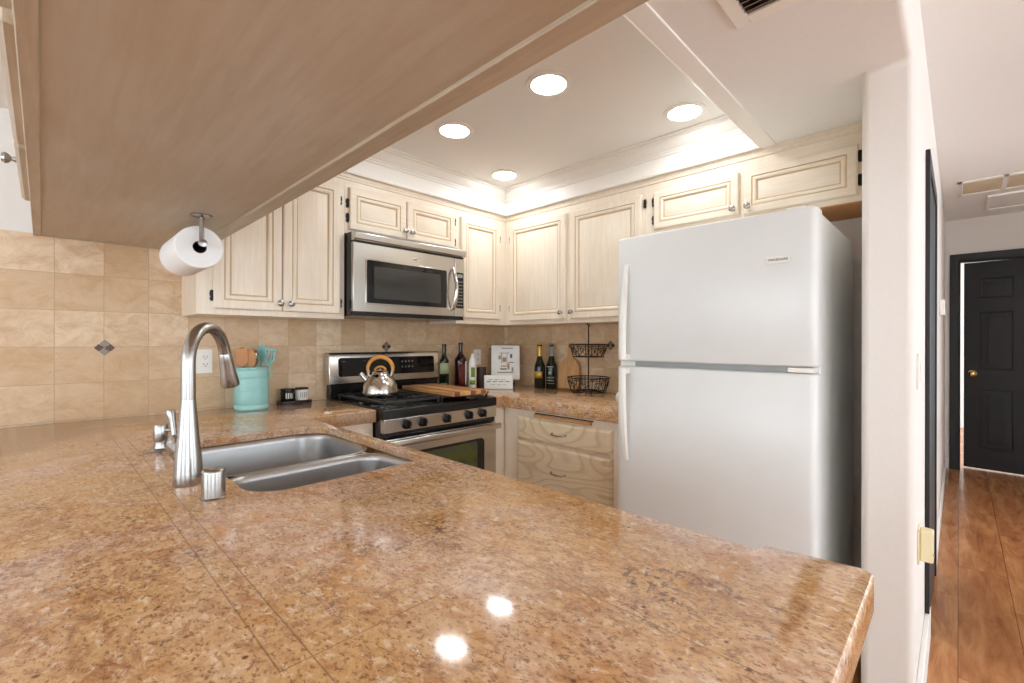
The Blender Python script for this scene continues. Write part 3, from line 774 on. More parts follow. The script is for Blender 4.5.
G().box((0.01, 0.04, 0.01), (FW-0.01, 0.10, 0.07)).build('base_grille', 'fridge_side', r)
G().box((FW-0.10, 0.02, 1.7225), (FW-0.04, 0.08, 1.732)).build('top_hinge_cap', 'white', r, bevel=0.005, seg=3)
def fhandle(parent, za, zb):
    """curved vertical handle: stands off at the gap between the doors and sweeps into the door at its far end"""
    g = G(); rings = []; n = 18
    for k in range(n+1):
        u = k/n; z = za + (zb-za)*u
        out = 0.006 + 0.040*math.cos(u*PI/2)**0.8 if u < 1 else 0.006
        w = 0.018 - 0.007*u; th_ = 0.007
        rings.append([(0.056+dx, dy-out, z) for dx, dy in ((-w, th_*0.6), (-w*0.6, -th_), (w*0.6, -th_), (w, th_*0.6), (w*0.6, th_), (-w*0.6, th_))])
    g.loft(rings)
    s1 = 1 if zb > za else -1
    g.box((0.040, -0.042, za), (0.072, 0.006, za+s1*0.022))
    g.build('handle', 'white', parent, smooth=60)
fhandle(fz, 1.180, 1.600); fhandle(fd, 1.140, 0.735)
def text_mesh(body, size, parent, loc, rot, mat, name='lettering', depth=0.0005, bold=0.0):
    cu = bpy.data.curves.new(name, 'FONT'); cu.body = body; cu.size = size; cu.extrude = depth; cu.offset = bold
    cu.align_x = 'CENTER'; cu.align_y = 'CENTER'
    tmp = bpy.data.objects.new('tmp', cu); COL.objects.link(tmp)
    bpy.context.view_layer.update()
    me = bpy.data.meshes.new_from_object(tmp.evaluated_get(bpy.context.evaluated_depsgraph_get()))
    bpy.data.objects.remove(tmp); me.name = name
    me.materials.clear(); me.materials.append(M[mat])
    o = bpy.data.objects.new(name, me); COL.objects.link(o); o.parent = parent
    o.location = loc; o.rotation_euler = rot
    return o
bd = G().box((0.617, -0.0100, 1.538), (0.697, -0.0045, 1.560)).build('name_badge', 'white', fz, bevel=0.001)
text_mesh('FRIGIDAIRE', 0.0125, bd, (0.657, -0.0104, 1.549), (PI/2, 0, 0), 'ink')

# ------------------------------------------------------------------ gas range
r = thing('gas_range', 'stainless and black freestanding gas range below the microwave', 'range', (1.176, 2.03, 0))
RW = 0.768
G().box((0, 0.035, 0.04), (RW, 0.655, 0.905)).build('body', 'black', r, bevel=0.003)
g = G(); g.prism([(0.0, 0.868), (0.0, 0.905), (0.006, 0.916), (0.03, 0.921), (0.60, 0.921), (0.60, 0.9055), (0.035, 0.9055), (0.035, 0.868)], 'x', -0.002, RW+0.002)
g.build('cooktop', 'black', r, bevel=0.002)
g = G(); g.prism([(0.004, 0.798), (-0.004, 0.867), (0.034, 0.867), (0.034, 0.798)], 'x', 0.0, RW); pn = g.build('control_panel', 'steel_x', r, bevel=0.002)
for i, (kx, lab) in enumerate(((0.128, 0), (0.226, 0), (0.385, 0), (0.545, 0), (0.650, 0))):
    g = G(); g.lathe([(0.027, -0.002), (0.027, 0.004), (0.023, 0.006), (0.021, 0.022), (0.018, 0.026), (0.001, 0.0265)], (kx, 0.002, 0.833), 28, (0, -1, 0.1))
    g.box((kx-0.0045, -0.036, 0.813), (kx+0.0045, -0.022, 0.853))
    g.build('control_knob', 'black', r)
G().box((0.004, 0.012, 0.768), (RW-0.004, 0.034, 0.797)).build('vent_strip', 'glass_black', r)
# oven door, with window
g = G(); g.box((0.002, 0.0, 0.215), (RW-0.002, 0.034, 0.765))
od = g.build('oven_door', 'steel_x', r, bevel=0.004)
g = G()
def rr_rect(x0, x1, z0, z1, rad, n=6):
    return arc(x0+rad, z0+rad, rad, 180, 270, n) + arc(x1-rad, z0+rad, rad, 270, 360, n) + arc(x1-rad, z1-rad, rad, 0, 90, n) + arc(x0+rad, z1-rad, rad, 90, 180, n)
g.prism(rr_rect(0.09, 0.668, 0.300, 0.685, 0.03), 'y', -0.002, 0.002); g.build('window_border', 'glass_black', od)
g = G(); g.prism(rr_rect(0.135, 0.612, 0.345, 0.672, 0.012), 'y', -0.0035, -0.0021); g.build('window_glass', 'ovenglass', od)
g = G()
g.prism([(-0.056, 0.736), (-0.060, 0.744), (-0.060, 0.758), (-0.054, 0.767), (-0.042, 0.768), (-0.036, 0.760), (-0.036, 0.742), (-0.042, 0.736)], 'x', 0.008, RW-0.012)
for x in (0.03, RW-0.07): g.box((x, -0.04, 0.742), (x+0.03, 0.001, 0.760))
g.build('door_handle', 'steel_x', od, bevel=0.002)
g = G(); g.box((0.004, 0.0, 0.055), (RW-0.004, 0.034, 0.205)); g.build('drawer', 'steel_x', r, bevel=0.004)
# backguard
g = G(); g.box((0.0, 0.602, 0.9055), (RW, 0.655, 1.0)); g.build('backguard_base', 'black', r, bevel=0.003)
g = G(); g.prism([(0.588, 1.004), (0.600, 1.178), (0.610, 1.190), (0.655, 1.190), (0.655, 1.0005), (0.60, 1.0005)], 'x', -0.012, RW+0.006)
bg = g.build('backguard', 'steel_x', r, bevel=0.004)
g = G()
def slope(z): return 0.588 + (z-1.004)*(0.012/0.174)
pl = rr_rect(0.045, 0.732, 1.046, 1.158, 0.014)
g.loft([[(x, slope(z)-0.0025, z) for x, z in pl], [(x, slope(z)+0.001, z) for x, z in pl]]); cp = g.build('display_glass', 'glass_black', bg)
for i in range(4):
    for j in range(2):
        x, z = 0.47+i*0.026, 1.085+j*0.035
        G().box((x, slope(z)-0.0036, z), (x+0.013, slope(z)-0.002, z+0.012)).build('touch_mark', 'ink', bg)
for x in (0.07, 0.20, 0.235, 0.27):
    z = 1.135; G().box((x, slope(z)-0.0036, z), (x+0.018, slope(z)-0.002, z+0.003)).build('touch_mark', 'ink', bg)
# burners and grates
for bx, by in ((0.17, 0.17), (0.17, 0.43), (0.384, 0.30), (0.60, 0.17), (0.60, 0.43)):
    G().lathe([(0.052, 0.9215), (0.050, 0.928), (0.036, 0.930), (0.036, 0.936), (0.030, 0.939), (0.001, 0.940)], (bx, by, 0), 28).build('burner', 'iron', r)
for x0, x1 in ((0.025, 0.378), (0.386, 0.745)):
    g = G(); z0, z1 = 0.938, 0.950; b = 0.010
    for a, c_ in (((x0, 0.045, z0), (x1, 0.045+b+0.004, z1)), ((x0, 0.555, z0), (x1, 0.555+b, z1)), ((x0, 0.05, z0), (x0+b+0.004, 0.56, z1)), ((x1-b-0.004, 0.05, z0), (x1, 0.56, z1)), ((x0, 0.298, z0), (x1, 0.306, z1))): g.box(a, c_)
    xm = (x0+x1)/2
    for k in range(1, 6):
        xx = x0 + (x1-x0)*k/6
        g.box((xx-0.0035, 0.055, z0), (xx+0.0035, 0.145, z1)); g.box((xx-0.0035, 0.215, z0), (xx+0.0035, 0.385, z1)); g.box((xx-0.0035, 0.455, z0), (xx+0.0035, 0.56, z1))
    for yy in (0.17, 0.43): g.box((x0, yy-0.0035, z0), (xm-0.045, yy+0.0035, z1)); g.box((xm+0.045, yy-0.0035, z0), (x1, yy+0.0035, z1))
    for xx in (x0+0.004, x1-0.014):
        for yy in (0.05, 0.55): g.box((xx, yy, 0.921), (xx+0.010, yy+0.010, z0))
    g.build('burner_grate', 'iron', r, bevel=0.0015)

# ------------------------------------------------------------------ microwave
m_ = thing('microwave', 'stainless over the range microwave hung under the short cabinet', 'microwave', (1.151, 2.305, 1.395))
MW = 0.765
G().box((0.002, 0.024, 0.004), (MW-0.002, 0.39, 0.452)).build('case', 'black', m_, bevel=0.002)
g = G(); g.prism([(-0.004, 0.403), (-0.020, 0.412), (-0.022, 0.442), (-0.014, 0.452), (0.0235, 0.452), (0.0235, 0.403)], 'x', 0.002, MW); g.build('top_vent_lip', 'steel_x', m_, bevel=0.002)
G().box((0.008, 0.002, 0.396), (MW-0.005, 0.023, 0.4025)).build('vent_gap', 'glass_black', m_)
g = G(); g.box((0.0, 0.0, 0.022), (0.688, 0.0235, 0.395)); md_ = g.build('door', 'steel_x', m_, bevel=0.003)
g = G(); g.prism(rr_rect(0.072, 0.625, 0.066, 0.312, 0.012), 'y', -0.004, 0.002); g.build('window_rim', 'chrome', md_, bevel=0.001)
g = G(); g.prism(rr_rect(0.078, 0.619, 0.072, 0.306, 0.010), 'y', -0.0055, -0.0041); g.build('window_border', 'glass_black', md_)
g = G(); g.prism(rr_rect(0.120, 0.572, 0.098, 0.276, 0.006), 'y', -0.0062, -0.0056); g.build('window_screen', 'mw_glass', md_)
hp = []
for k in range(13):
    u = k/12; hp.append((0.664, -0.008-0.038*math.sin(PI*u)**0.7, 0.062+0.262*u))
G().tube(hp, [0.011]+[0.013]*11+[0.011], 16, flat=0.7).build('handle', 'chrome', md_)
g = G(); g.sphere((0.395, -0.002, 0.352), 0.016, (1, 0.25, 0.62)); em = g.build('emblem', 'chrome', md_)
pts = [(0.372+0.048*k/12, -0.0035, 0.350+0.006*math.sin(k/12*2*PI)) for k in range(13)]
G().tube(pts, 0.0015, 6).build('emblem_swoosh', 'white', em)
g = G(); g.box((0.690, 0.0, 0.022), (MW, 0.0235, 0.395)); pn = g.build('control_panel', 'steel_x', m_, bevel=0.003)
g = G(); g.box((0.700, -0.0015, 0.076), (0.757, 0.001, 0.305)); kp = g.build('keypad', 'glass_black', pn)
G().box((0.708, -0.0025, 0.272), (0.749, -0.001, 0.294)).build('display', 'gasket', kp)
for i in range(3):
    for j in range(8):
        G().box((0.707+i*0.0155, -0.0022, 0.090+j*0.0215), (0.7165+i*0.0155, -0.001, 0.0985+j*0.0215)).build('key', 'grille', kp)
G().box((0.0, 0.0, 0.0), (MW, 0.39, 0.0035)).build('bottom_plate', 'black', m_)
G().box((0.004, 0.004, 0.004), (MW-0.004, 0.0235, 0.0215)).build('bottom_grille', 'black', m_)

# ------------------------------------------------------------------ things on the stove
k = thing('kettle', 'polished steel tea kettle with an arched wooden handle on the left burner', 'kettle', (1.335, 2.345, 0.9505), math.radians(-42))
G().lathe([(0.088, 0), (0.097, 0.004), (0.100, 0.012), (0.099, 0.030), (0.092, 0.062), (0.078, 0.092), (0.058, 0.115), (0.046, 0.124), (0.044, 0.128)], (0, 0, 0), 48).build('kettle_body', 'chrome', k)
G().lathe([(0.046, 0.1285), (0.044, 0.134), (0.028, 0.142), (0.010, 0.146), (0.008, 0.148), (0.009, 0.150), (0.001, 0.152)], (0, 0, 0), 32).build('lid', 'chrome', k)
G().tube([(0.030*math.cos(math.radians(q*18)), 0, 0.142+0.022*math.sin(math.radians(q*18))) for q in range(11)], 0.006, 10).build('lid_handle', 'handle_wood', k)
g = G(); g.tube([(-0.068, 0, 0.082), (-0.084, 0, 0.100), (-0.099, 0, 0.115)], [0.018, 0.014, 0.0125], 20); g.lathe([(0.0145, 0), (0.0155, 0.004), (0.015, 0.016), (0.003, 0.018)], (-0.097, 0, 0.113), 20, (-0.7, 0, 0.75)); g.build('spout', 'chrome', k)
hpts = []
for q in range(17):
    a = math.radians(200 - 220*q/16); hpts.append((0.070*math.cos(a), 0, 0.152+0.066*math.sin(a)))
G().tube(hpts, [0.009]*2+[0.0115]*13+[0.009]*2, 14, flat=0.8).build('handle', 'handle_wood', k)
for sx in (-1, 1): G().tube([(sx*0.055, 0, 0.104), (sx*0.066, 0, 0.120), (sx*0.0665, 0, 0.142)], [0.008, 0.009, 0.0115], 12).build('handle_bracket', 'chrome', k)
cb = G().box((-0.125, -0.27, 0), (0.125, 0.27, 0.025)).build('cutting_board', 'board', bevel=0.004)
cb.location = (1.715, 2.265, 0.9505); cb.rotation_euler = (0, 0, math.radians(-1.5)); tag(cb, 'striped butcher block cutting board lying on the right burners', 'cutting board')

# ------------------------------------------------------------------ left counter items
CROCK_H = 1.12
k = thing('utensil_crock', 'aqua ceramic crock with ribbed bands holding the cooking utensils', 'crock', (0.743, 2.580, ZC)); k.scale = (1, 1, CROCK_H)
G().lathe([(0.074, 0), (0.078, 0.004), (0.078, 0.018), (0.075, 0.022), (0.078, 0.026), (0.079, 0.055), (0.0775, 0.115), (0.079, 0.137), (0.0765, 0.141), (0.079, 0.146), (0.076, 0.165), (0.074, 0.176), (0.0765, 0.180), (0.077, 0.186), (0.0735, 0.190), (0.069, 0.186), (0.069, 0.03), (0.001, 0.028)], (0, 0, 0), 48).build('crock_body', 'aqua', k)
for a in (-20, 160):
    ca, sa = math.cos(math.radians(a)), math.sin(math.radians(a)); n_ = []
    for q in range(11):
        t = math.radians(-80+160*q/10); n_.append(((0.074+0.018*math.cos(t))*ca, (0.074+0.018*math.cos(t))*sa, 0.160+0.018*math.sin(t)))
    G().tube(n_, 0.0045, 10).build('ear_handle', 'aqua', k)
for z in (0.085, 0.097): G().lathe([(0.0785, z), (0.0795, z+0.002), (0.0785, z+0.004)], (0, 0, 0), 40, cap=False).build('embossed_band', 'aqua', k)
def utensil(name, label, cat, base, tip, kind, mat, roll=0.0):
    """stick rests in the crock, head out of the top"""
    p0, p1 = Vector(base), Vector(tip); dr = (p1-p0).normalized()
    o = thing(name, label, cat, p0)
    L = (p1-p0).length
    q = dr.to_track_quat('Z', 'Y'); o.rotation_mode = 'QUATERNION'
    from mathutils import Quaternion
    o.rotation_quaternion = q @ Quaternion((0, 0, 1), roll)
    hl = 0.090
    G().cyl((0, 0, 0), (0, 0, L-hl+0.002), 0.0055, 0.0055, 12).build('shaft', mat, o)
    g = G(); z0 = L-hl
    if kind == 'spoon':
        g.sphere((0, 0, z0+hl*0.5), hl*0.52, (0.55, 0.14, 1.0), 20, 12)
    elif kind == 'ladle':
        g.sphere((0, 0, z0+hl*0.5), hl*0.5, (0.75, 0.40, 0.9), 20, 12)
    else:
        x = 0.030
        rows = [(-0.010, z0), (-x, z0+0.025), (-x, L-0.004), (-x+0.006, L), (x-0.006, L), (x, L-0.004), (x, z0+0.025), (0.010, z0)]
        if kind == 'slotted':
            g.prism([(-0.006, z0-0.002), (-x, z0+0.028), (-x*0.62, z0+0.03), (0, z0+0.022), (x*0.62, z0+0.03), (x, z0+0.028), (0.006, z0-0.002)], 'y', -0.003, 0.003)
            for u in (-0.027, -0.010, 0.007, 0.024): g.box((u-0.0036, -0.003, z0+0.022), (u+0.0036, 0.003, L-0.006))
            g.box((-0.0306, -0.003, L-0.010), (0.0276+0.003, 0.003, L))
        else:
            g.prism(rows, 'y', -0.004, 0.004)
    g.build('head', mat, o, bevel=0.001)
    return o
cx_, cy_ = 0.743, 2.580
utensil('wooden_spatula', 'flat wooden spatula leaning left in the aqua crock', 'spatula', (cx_-0.035, cy_-0.005, ZC+0.035), (cx_-0.050, cy_-0.012, ZC+0.305), 'flat', 'beech', 0.5)
utensil('wooden_spoon', 'round wooden spoon standing in the middle of the crock', 'spoon', (cx_-0.008, cy_-0.035, ZC+0.035), (cx_-0.012, cy_-0.035, ZC+0.302), 'spoon', 'beech', 0.7)
utensil('wooden_spatula', 'darker wooden spatula at the back left of the crock', 'spatula', (cx_-0.02, cy_+0.02, ZC+0.035), (cx_-0.035, cy_+0.040, ZC+0.312), 'flat', 'beech', 0.9)
utensil('steel_spoon', 'steel serving spoon between the wooden and aqua utensils', 'spoon', (cx_+0.012, cy_+0.015, ZC+0.035), (cx_+0.022, cy_+0.005, ZC+0.305), 'ladle', 'chrome', 0.4)
utensil('slotted_turner', 'aqua slotted turner leaning right in the crock', 'spatula', (cx_+0.035, cy_-0.025, ZC+0.035), (cx_+0.088, cy_-0.02, ZC+0.305), 'slotted', 'teal', 0.6)
utensil('silicone_spatula', 'pale aqua spatula behind the slotted turner, tallest in the crock', 'spatula', (cx_+0.040, cy_+0.02, ZC+0.035), (cx_+0.060, cy_+0.035, ZC+0.325), 'spoon', 'teal', 0.2)
# shaker tray
t = tag(G().prism(rr_rect(-0.085, 0.085, -0.036, 0.036, 0.01), 'z', 0, 0.014).build('shaker_tray', 'black', bevel=0.002), 'small black tray under the two jars beside the range', 'tray')
t.location = (0.982, 2.655, ZC)
for i, (x, mb, ml, lab, w) in enumerate(((0.944, 'glass_black', 'label_white', 'black glass jar with a white lettered label, left on the small tray', 'ink'), (1.021, 'label_white', 'ink', 'cream jar with grey lettering, right on the small tray', 'ink'))):
    j = thing('spice_jar', lab, 'jar', (x, 2.655, ZC+0.0145))
    G().lathe([(0.031, 0), (0.034, 0.004), (0.034, 0.052), (0.031, 0.058)], (0, 0, 0), 32).build('jar_body', mb, j)
    G().lathe([(0.035, 0.0585), (0.0355, 0.066), (0.033, 0.068), (0.001, 0.0685)], (0, 0, 0), 32).build('lid', 'mug' if i else 'black', j)
    lb = []
    for q in range(6):
        a0 = math.radians(-118 + q*11); lb.append(a0)
    for q in range(4):
        a0 = math.radians(-122 + q*16); r0 = 0.0346
        G().box((0,0,0),(0.001,0.001,0.001)).bm.free()
        gl = G(); P0 = (r0*math.cos(a0), r0*math.sin(a0)); P1 = (r0*math.cos(a0+0.12), r0*math.sin(a0+0.12))
        gl.prism([P0, P1, (P1[0]*1.02, P1[1]*1.02), (P0[0]*1.02, P0[1]*1.02)], 'z', 0.014, 0.044)
        gl.build('label_letter', 'label_white' if i == 0 else 'grille', j)

# ------------------------------------------------------------------ back corner items
def bottle(name, label, loc, r0, hs, hn, htop, mat, rn=0.0135):
    o = thing(name, label, 'bottle', (loc[0], loc[1], ZC))
    G().lathe([(r0*0.9, 0), (r0, 0.006), (r0, hs), (r0*0.93, hs+(hn-hs)*0.25), (r0*0.62, hs+(hn-hs)*0.62), (rn*1.15, hn), (rn, hn+0.01), (rn, htop-0.018), (rn*1.15, htop-0.016), (rn*1.15, htop-0.004), (rn, htop)], (0, 0, 0), 36).build('glass', mat, o)
    return o
def wrap(o, name, r, z0, z1, a0, a1, mat):
    g = G(); n = 12; R1 = []
    for z in (z0, z1):
        R1.append([(r*math.cos(a), r*math.sin(a), z) for a in (math.radians(a0+(a1-a0)*k/n) for k in range(n+1))])
    A = [g.bm.verts.new(p) for p in R1[0]]; B = [g.bm.verts.new(p) for p in R1[1]]
    for i in range(n): g.bm.faces.new((A[i], A[i+1], B[i+1], B[i]))
    w = g.build(name, mat, o); md = w.modifiers.new('t', 'SOLIDIFY'); md.thickness = 0.0008; md.offset = 0
    return w
b = bottle('oil_bottle', 'slim dark oil bottle with a pale green label beside the backguard', (1.990, 2.615), 0.034, 0.20, 0.245, 0.325, 'bottle', 0.014)
wrap(b, 'label', 0.0347, 0.115, 0.19, -190, -60, 'label_green'); wrap(b, 'label_foot', 0.0347, 0.015, 0.05, -170, -90, 'avocado')
b = bottle('wine_bottle', 'broad dark red wine bottle with maroon and white label behind the board', (2.128, 2.60), 0.044, 0.205, 0.255, 0.335, 'bottle_red', 0.0145)
wrap(b, 'label', 0.0447, 0.03, 0.18, -150, -90, 'label_red'); wrap(b, 'side_label', 0.0447, 0.03, 0.20, -82, -50, 'label_white')
b = thing('oil_spray_can', 'white avocado oil spray can with a pointed cap', 'spray can', (2.194, 2.545, ZC))
G().lathe([(0.027, 0), (0.0285, 0.003), (0.0285, 0.165), (0.026, 0.172)], (0, 0, 0), 32).build('can', 'label_white', b)
G().lathe([(0.0275, 0.1725), (0.027, 0.185), (0.020, 0.215), (0.011, 0.235), (0.009, 0.252), (0.001, 0.254)], (0, 0, 0), 28).build('cap', 'white', b)
wrap(b, 'avocado_picture', 0.0291, 0.085, 0.155, -150, -95, 'avocado'); wrap(b, 'leaf_picture', 0.0291, 0.03, 0.062, -170, -90, 'avocado')
mg = tag(G().lathe([(0.034, 0), (0.036, 0.004), (0.034, 0.09), (0.035, 0.150), (0.032, 0.150), (0.031, 0.01), (0.001, 0.009)], (0, 0, 0), 32).build('utensil_holder', 'mug'), 'dark brown stoneware cup between the spray can and the white sign', 'cup')
mg.location = (2.292, 2.555, ZC)
# cookbook on an easel (turned toward the room)
RZ = math.radians(-45)
e = thing('cookbook_easel', 'black iron easel holding up the illustrated page', 'easel', (2.475, 2.485, ZC), RZ)
g = G()
for sx in (-1, 1):
    g.tube([(sx*0.07, -0.045, 0.004), (sx*0.07, -0.015, 0.02), (sx*0.06, 0.030, 0.24)], 0.004, 8)
    g.tube([(sx*0.07, -0.075, 0.030), (sx*0.07, -0.070, 0.020), (sx*0.07, -0.015, 0.020)], 0.004, 8)
g.tube([(0, 0.085, 0.004), (0, 0.030, 0.24)], 0.004, 8); g.tube([(-0.075, -0.012, 0.022), (0.075, -0.012, 0.022)], 0.004, 8)
g.tube([(-0.11, 0.034, 0.285), (-0.06, 0.030, 0.24), (0.06, 0.030, 0.24)], 0.004, 8); g.sphere((-0.11, 0.034, 0.288), 0.008)
g.build('iron_frame', 'iron', e)
pgs = thing('illustrated_page', 'white page with a small kitchen sketch propped on the easel', 'print', (2.475, 2.485, ZC), RZ)
tl = Matrix.Translation((0, -0.014, 0.052)) @ Matrix.Scale(1.03, 4) @ Matrix.Rotation(math.radians(-11), 4, 'X')
def pbox(name, mat, x0, x1, z0, z1, y0, y1, parent):
    g = G().box((x0, y0, z0), (x1, y1, z1)); bmesh.ops.transform(g.bm, matrix=tl, verts=g.bm.verts); return g.build(name, mat, parent)
pbox('page', 'label_white', -0.105, 0.105, 0.0, 0.255, -0.010, 0.0, pgs)
pbox('title_line', 'ink', -0.030, 0.055, 0.232, 0.237, -0.0112, -0.0098, pgs)
for x0, x1, z0, z1, mt in ((-0.045, 0.030, 0.196, 0.199, 'ink'), (-0.030, -0.026, 0.12, 0.197, 'ink'), (0.010, 0.013, 0.11, 0.20, 'ink'), (-0.052, -0.034, 0.15, 0.18, 'ink_green'), (-0.022, 0.006, 0.13, 0.165, 'ink_red'),
                           (0.034, 0.050, 0.16, 0.19, 'ink'), (0.022, 0.062, 0.125, 0.13, 'ink'), (-0.035, 0.020, 0.095, 0.103, 'ink_red'), (-0.060, 0.060, 0.05, 0.056, 'ink'), (-0.040, 0.010, 0.07, 0.085, 'ink_green'), (0.015, 0.030, 0.075, 0.12, 'ink_red'), (0.045, 0.060, 0.06, 0.09, 'ink_green')):
    pbox('sketch_stroke', mt, x0, x1, z0, z1, -0.0112, -0.0098, pgs)
sg = thing('block_sign', 'small white block sign with grey lettering in front of the easel', 'sign', (2.305, 2.385, ZC), RZ)
G().box((-0.104, -0.011, 0), (0.104, 0.011, 0.098)).build('sign_block', 'label_white', sg, bevel=0.003)
for z, w, h in ((0.066, 0.07, 0.004), (0.050, 0.085, 0.008), (0.030, 0.055, 0.003)):
    n = int(w*2/0.011)
    g = G()
    for q in range(n):
        if q % 4 == 3: continue
        x = -w + q*0.011; g.box((x, -0.0122, z), (x+0.008, -0.0108, z+h))
    g.build('lettering_line', 'ink', sg)
b = bottle('champagne_bottle', 'champagne bottle with gold neck foil and gold label', (2.560, 2.212), 0.040, 0.15, 0.235, 0.325, 'bottle', 0.015)
wrap(b, 'label', 0.0407, 0.075, 0.125, -225, -110, 'gold')
G().lathe([(0.0175, 0.225), (0.0165, 0.26), (0.0165, 0.315), (0.018, 0.326), (0.012, 0.332), (0.001, 0.333)], (0, 0, 0), 24).build('neck_foil', 'gold', b)
b = bottle('champagne_bottle', 'dark champagne bottle printed in white, next to the gold label bottle', (2.622, 2.152), 0.040, 0.15, 0.235, 0.325, 'bottle', 0.015)
for z0, z1, a0, a1 in ((0.155, 0.163, -200, -120), (0.10, 0.125, -175, -140), (0.075, 0.082, -200, -110), (0.055, 0.062, -200, -115), (0.035, 0.039, -200, -110)): wrap(b, 'printed_line', 0.0407, z0, z1, a0, a1, 'gasket')
G().lathe([(0.0175, 0.225), (0.0165, 0.26), (0.0165, 0.315), (0.018, 0.326), (0.012, 0.332), (0.001, 0.333)], (0, 0, 0), 24).build('neck_foil', 'gasket', b)
# paddle board leaning on the right wall (local x -> world -y)
pb = thing('paddle_board', 'wooden paddle cutting board leaning on the tiles behind the bottles', 'cutting board', (2.645, 2.015, ZC+0.003), -PI/2)
pl = [(-0.085, 0.0), (0.085, 0.0), (0.092, 0.01), (0.090, 0.15), (0.075, 0.19), (0.030, 0.225), (0.020, 0.25), (0.022, 0.31), (0.012, 0.332), (-0.012, 0.332), (-0.022, 0.31), (-0.020, 0.25), (-0.030, 0.225), (-0.075, 0.19), (-0.090, 0.15), (-0.092, 0.01)]
g = G(); g.prism(pl, 'y', -0.008, 0.008); bmesh.ops.transform(g.bm, matrix=Matrix.Rotation(math.radians(-6), 4, 'X'), verts=g.bm.verts); g.build('board', 'paddle', pb, bevel=0.002)
g = G(); g.tube([(0.009*math.cos(q*PI/8), -0.0092, 0.308+0.009*math.sin(q*PI/8)) for q in range(16)], 0.003, 8, closed=True); bmesh.ops.transform(g.bm, matrix=Matrix.Rotation(math.radians(-6), 4, 'X'), verts=g.bm.verts); g.build('hanging_ring', 'hinge', pb)
# two tier wire basket
wbk = thing('two_tier_basket', 'dark wire two tier basket stand with scrollwork beside the refrigerator', 'basket', (2.505, 1.742, ZC))
g = G(); g.tube([(0, 0, 0.012), (0, 0, 0.452)], 0.0045, 10)
g.tube([(0.012*math.cos(q*PI/8), 0.012*math.sin(q*PI/8)*0.7, 0.455+0.008*math.sin(q*PI/8)) for q in range(16)], 0.003, 6, closed=True)
for q in range(4):
    a = q*PI/2 + PI/4; g.tube([(0, 0, 0.03), (0.07*math.cos(a), 0.07*math.sin(a), 0.018), (0.10*math.cos(a), 0.10*math.sin(a), 0.0035)], 0.0035, 8)
g.build('stand', 'wire', wbk)
def basket(z0, z1, r0, r1):
    g = G(); N = 40
    def P(a, u): rr_ = r0 + (r1-r0)*(u**0.8); return (rr_*math.cos(a), rr_*math.sin(a), z0+(z1-z0)*u)
    for u, w in ((0, 0.003), (1, 0.0042), (0.86, 0.0022)): g.tube([P(2*PI*k/N, u) for k in range(N)], w, 6, closed=True)
    n = 8
    for k in range(n):
        a = 2*PI*k/n
        g.tube([P(a, 0), P(a, 0.5), P(a, 1)], 0.0026, 6)
        g.tube([P(a, 0), (r0*0.5*math.cos(a), r0*0.5*math.sin(a), z0), (0.004*math.cos(a), 0.004*math.sin(a), z0)], 0.002, 6)
        for s_ in (-1, 1):
            pts = []
            for q in range(15):     # scroll
                t = q/14; ang = 4.6*t + 0.3; rr_ = 0.30*(1-t*0.82)
                pts.append(P(a + PI/n + s_*(0.05 + 0.19 - rr_*0.75*math.cos(ang))*1.0*(2*PI/n)*0.9, 0.45 + s_*0.0 + rr_*1.2*math.sin(ang)))
            g.tube(pts, 0.0020, 5)
        g.tube([P(a, 0.05), P(a+PI/n, 0.8), P(a+2*PI/n, 0.05)], 0.0019, 5)
    g.build('basket', 'wire', wbk)
basket(0.245, 0.325, 0.098, 0.122); basket(0.018, 0.108, 0.114, 0.138)
eg = tag(G().lathe([(0.018, 0), (0.021, 0.003), (0.025, 0.018), (0.026, 0.032), (0.022, 0.048), (0.012, 0.058), (0.001, 0.061)], (0, 0, 0), 28).build('egg_shaker', 'white'), 'white egg shaped shaker half hidden by the refrigerator', 'shaker')
eg.location = (2.285, 1.372, ZC)

# ------------------------------------------------------------------ paper towel
h = thing('paper_towel_holder', 'brushed nickel paper towel bar screwed under the hanging cabinet', 'paper towel holder', (0.382, 1.868, 1.692))
G().lathe([(0.033, 0), (0.034, -0.003), (0.026, -0.007), (0.010, -0.010)], (0, 0, 0), 32).build('mount_plate', 'nickel', h)
G().tube([(0, 0, -0.006), (0, 0, -0.050), (0, -0.002, -0.092)], [0.0085, 0.0075, 0.0085], 16).build('post', 'nickel', h)
g = G(); g.cyl((0, -0.022, -0.098), (0, 0.34, -0.098), 0.008, seg=18); g.lathe([(0.0125, 0), (0.0135, 0.004), (0.0125, 0.016), (0.001, 0.018)], (0, -0.006, -0.098), 24, (0, -1, 0)); g.build('roll_bar', 'nickel', h)
rl = thing('paper_towel_roll', 'white paper towel roll hanging under the cabinet', 'paper towel', (0.382, 1.895, 1.692-0.106))
R0, R1, L = 0.021, 0.073, 0.285
g = G(); g.lathe([(R0, 0), (R1-0.003, 0), (R1, 0.003), (R1, L-0.003), (R1-0.003, L), (R0, L)], (0, 0, 0), 56, (0, 1, 0), cap=False); g.build('towel', 'paper', rl)
g = G(); g.lathe([(R0, -0.0005), (R0-0.0015, -0.0005), (R0-0.0015, L), (R0, L)], (0, 0, 0), 36, (0, 1, 0), cap=False); g.build('cardboard_core', 'card', rl)

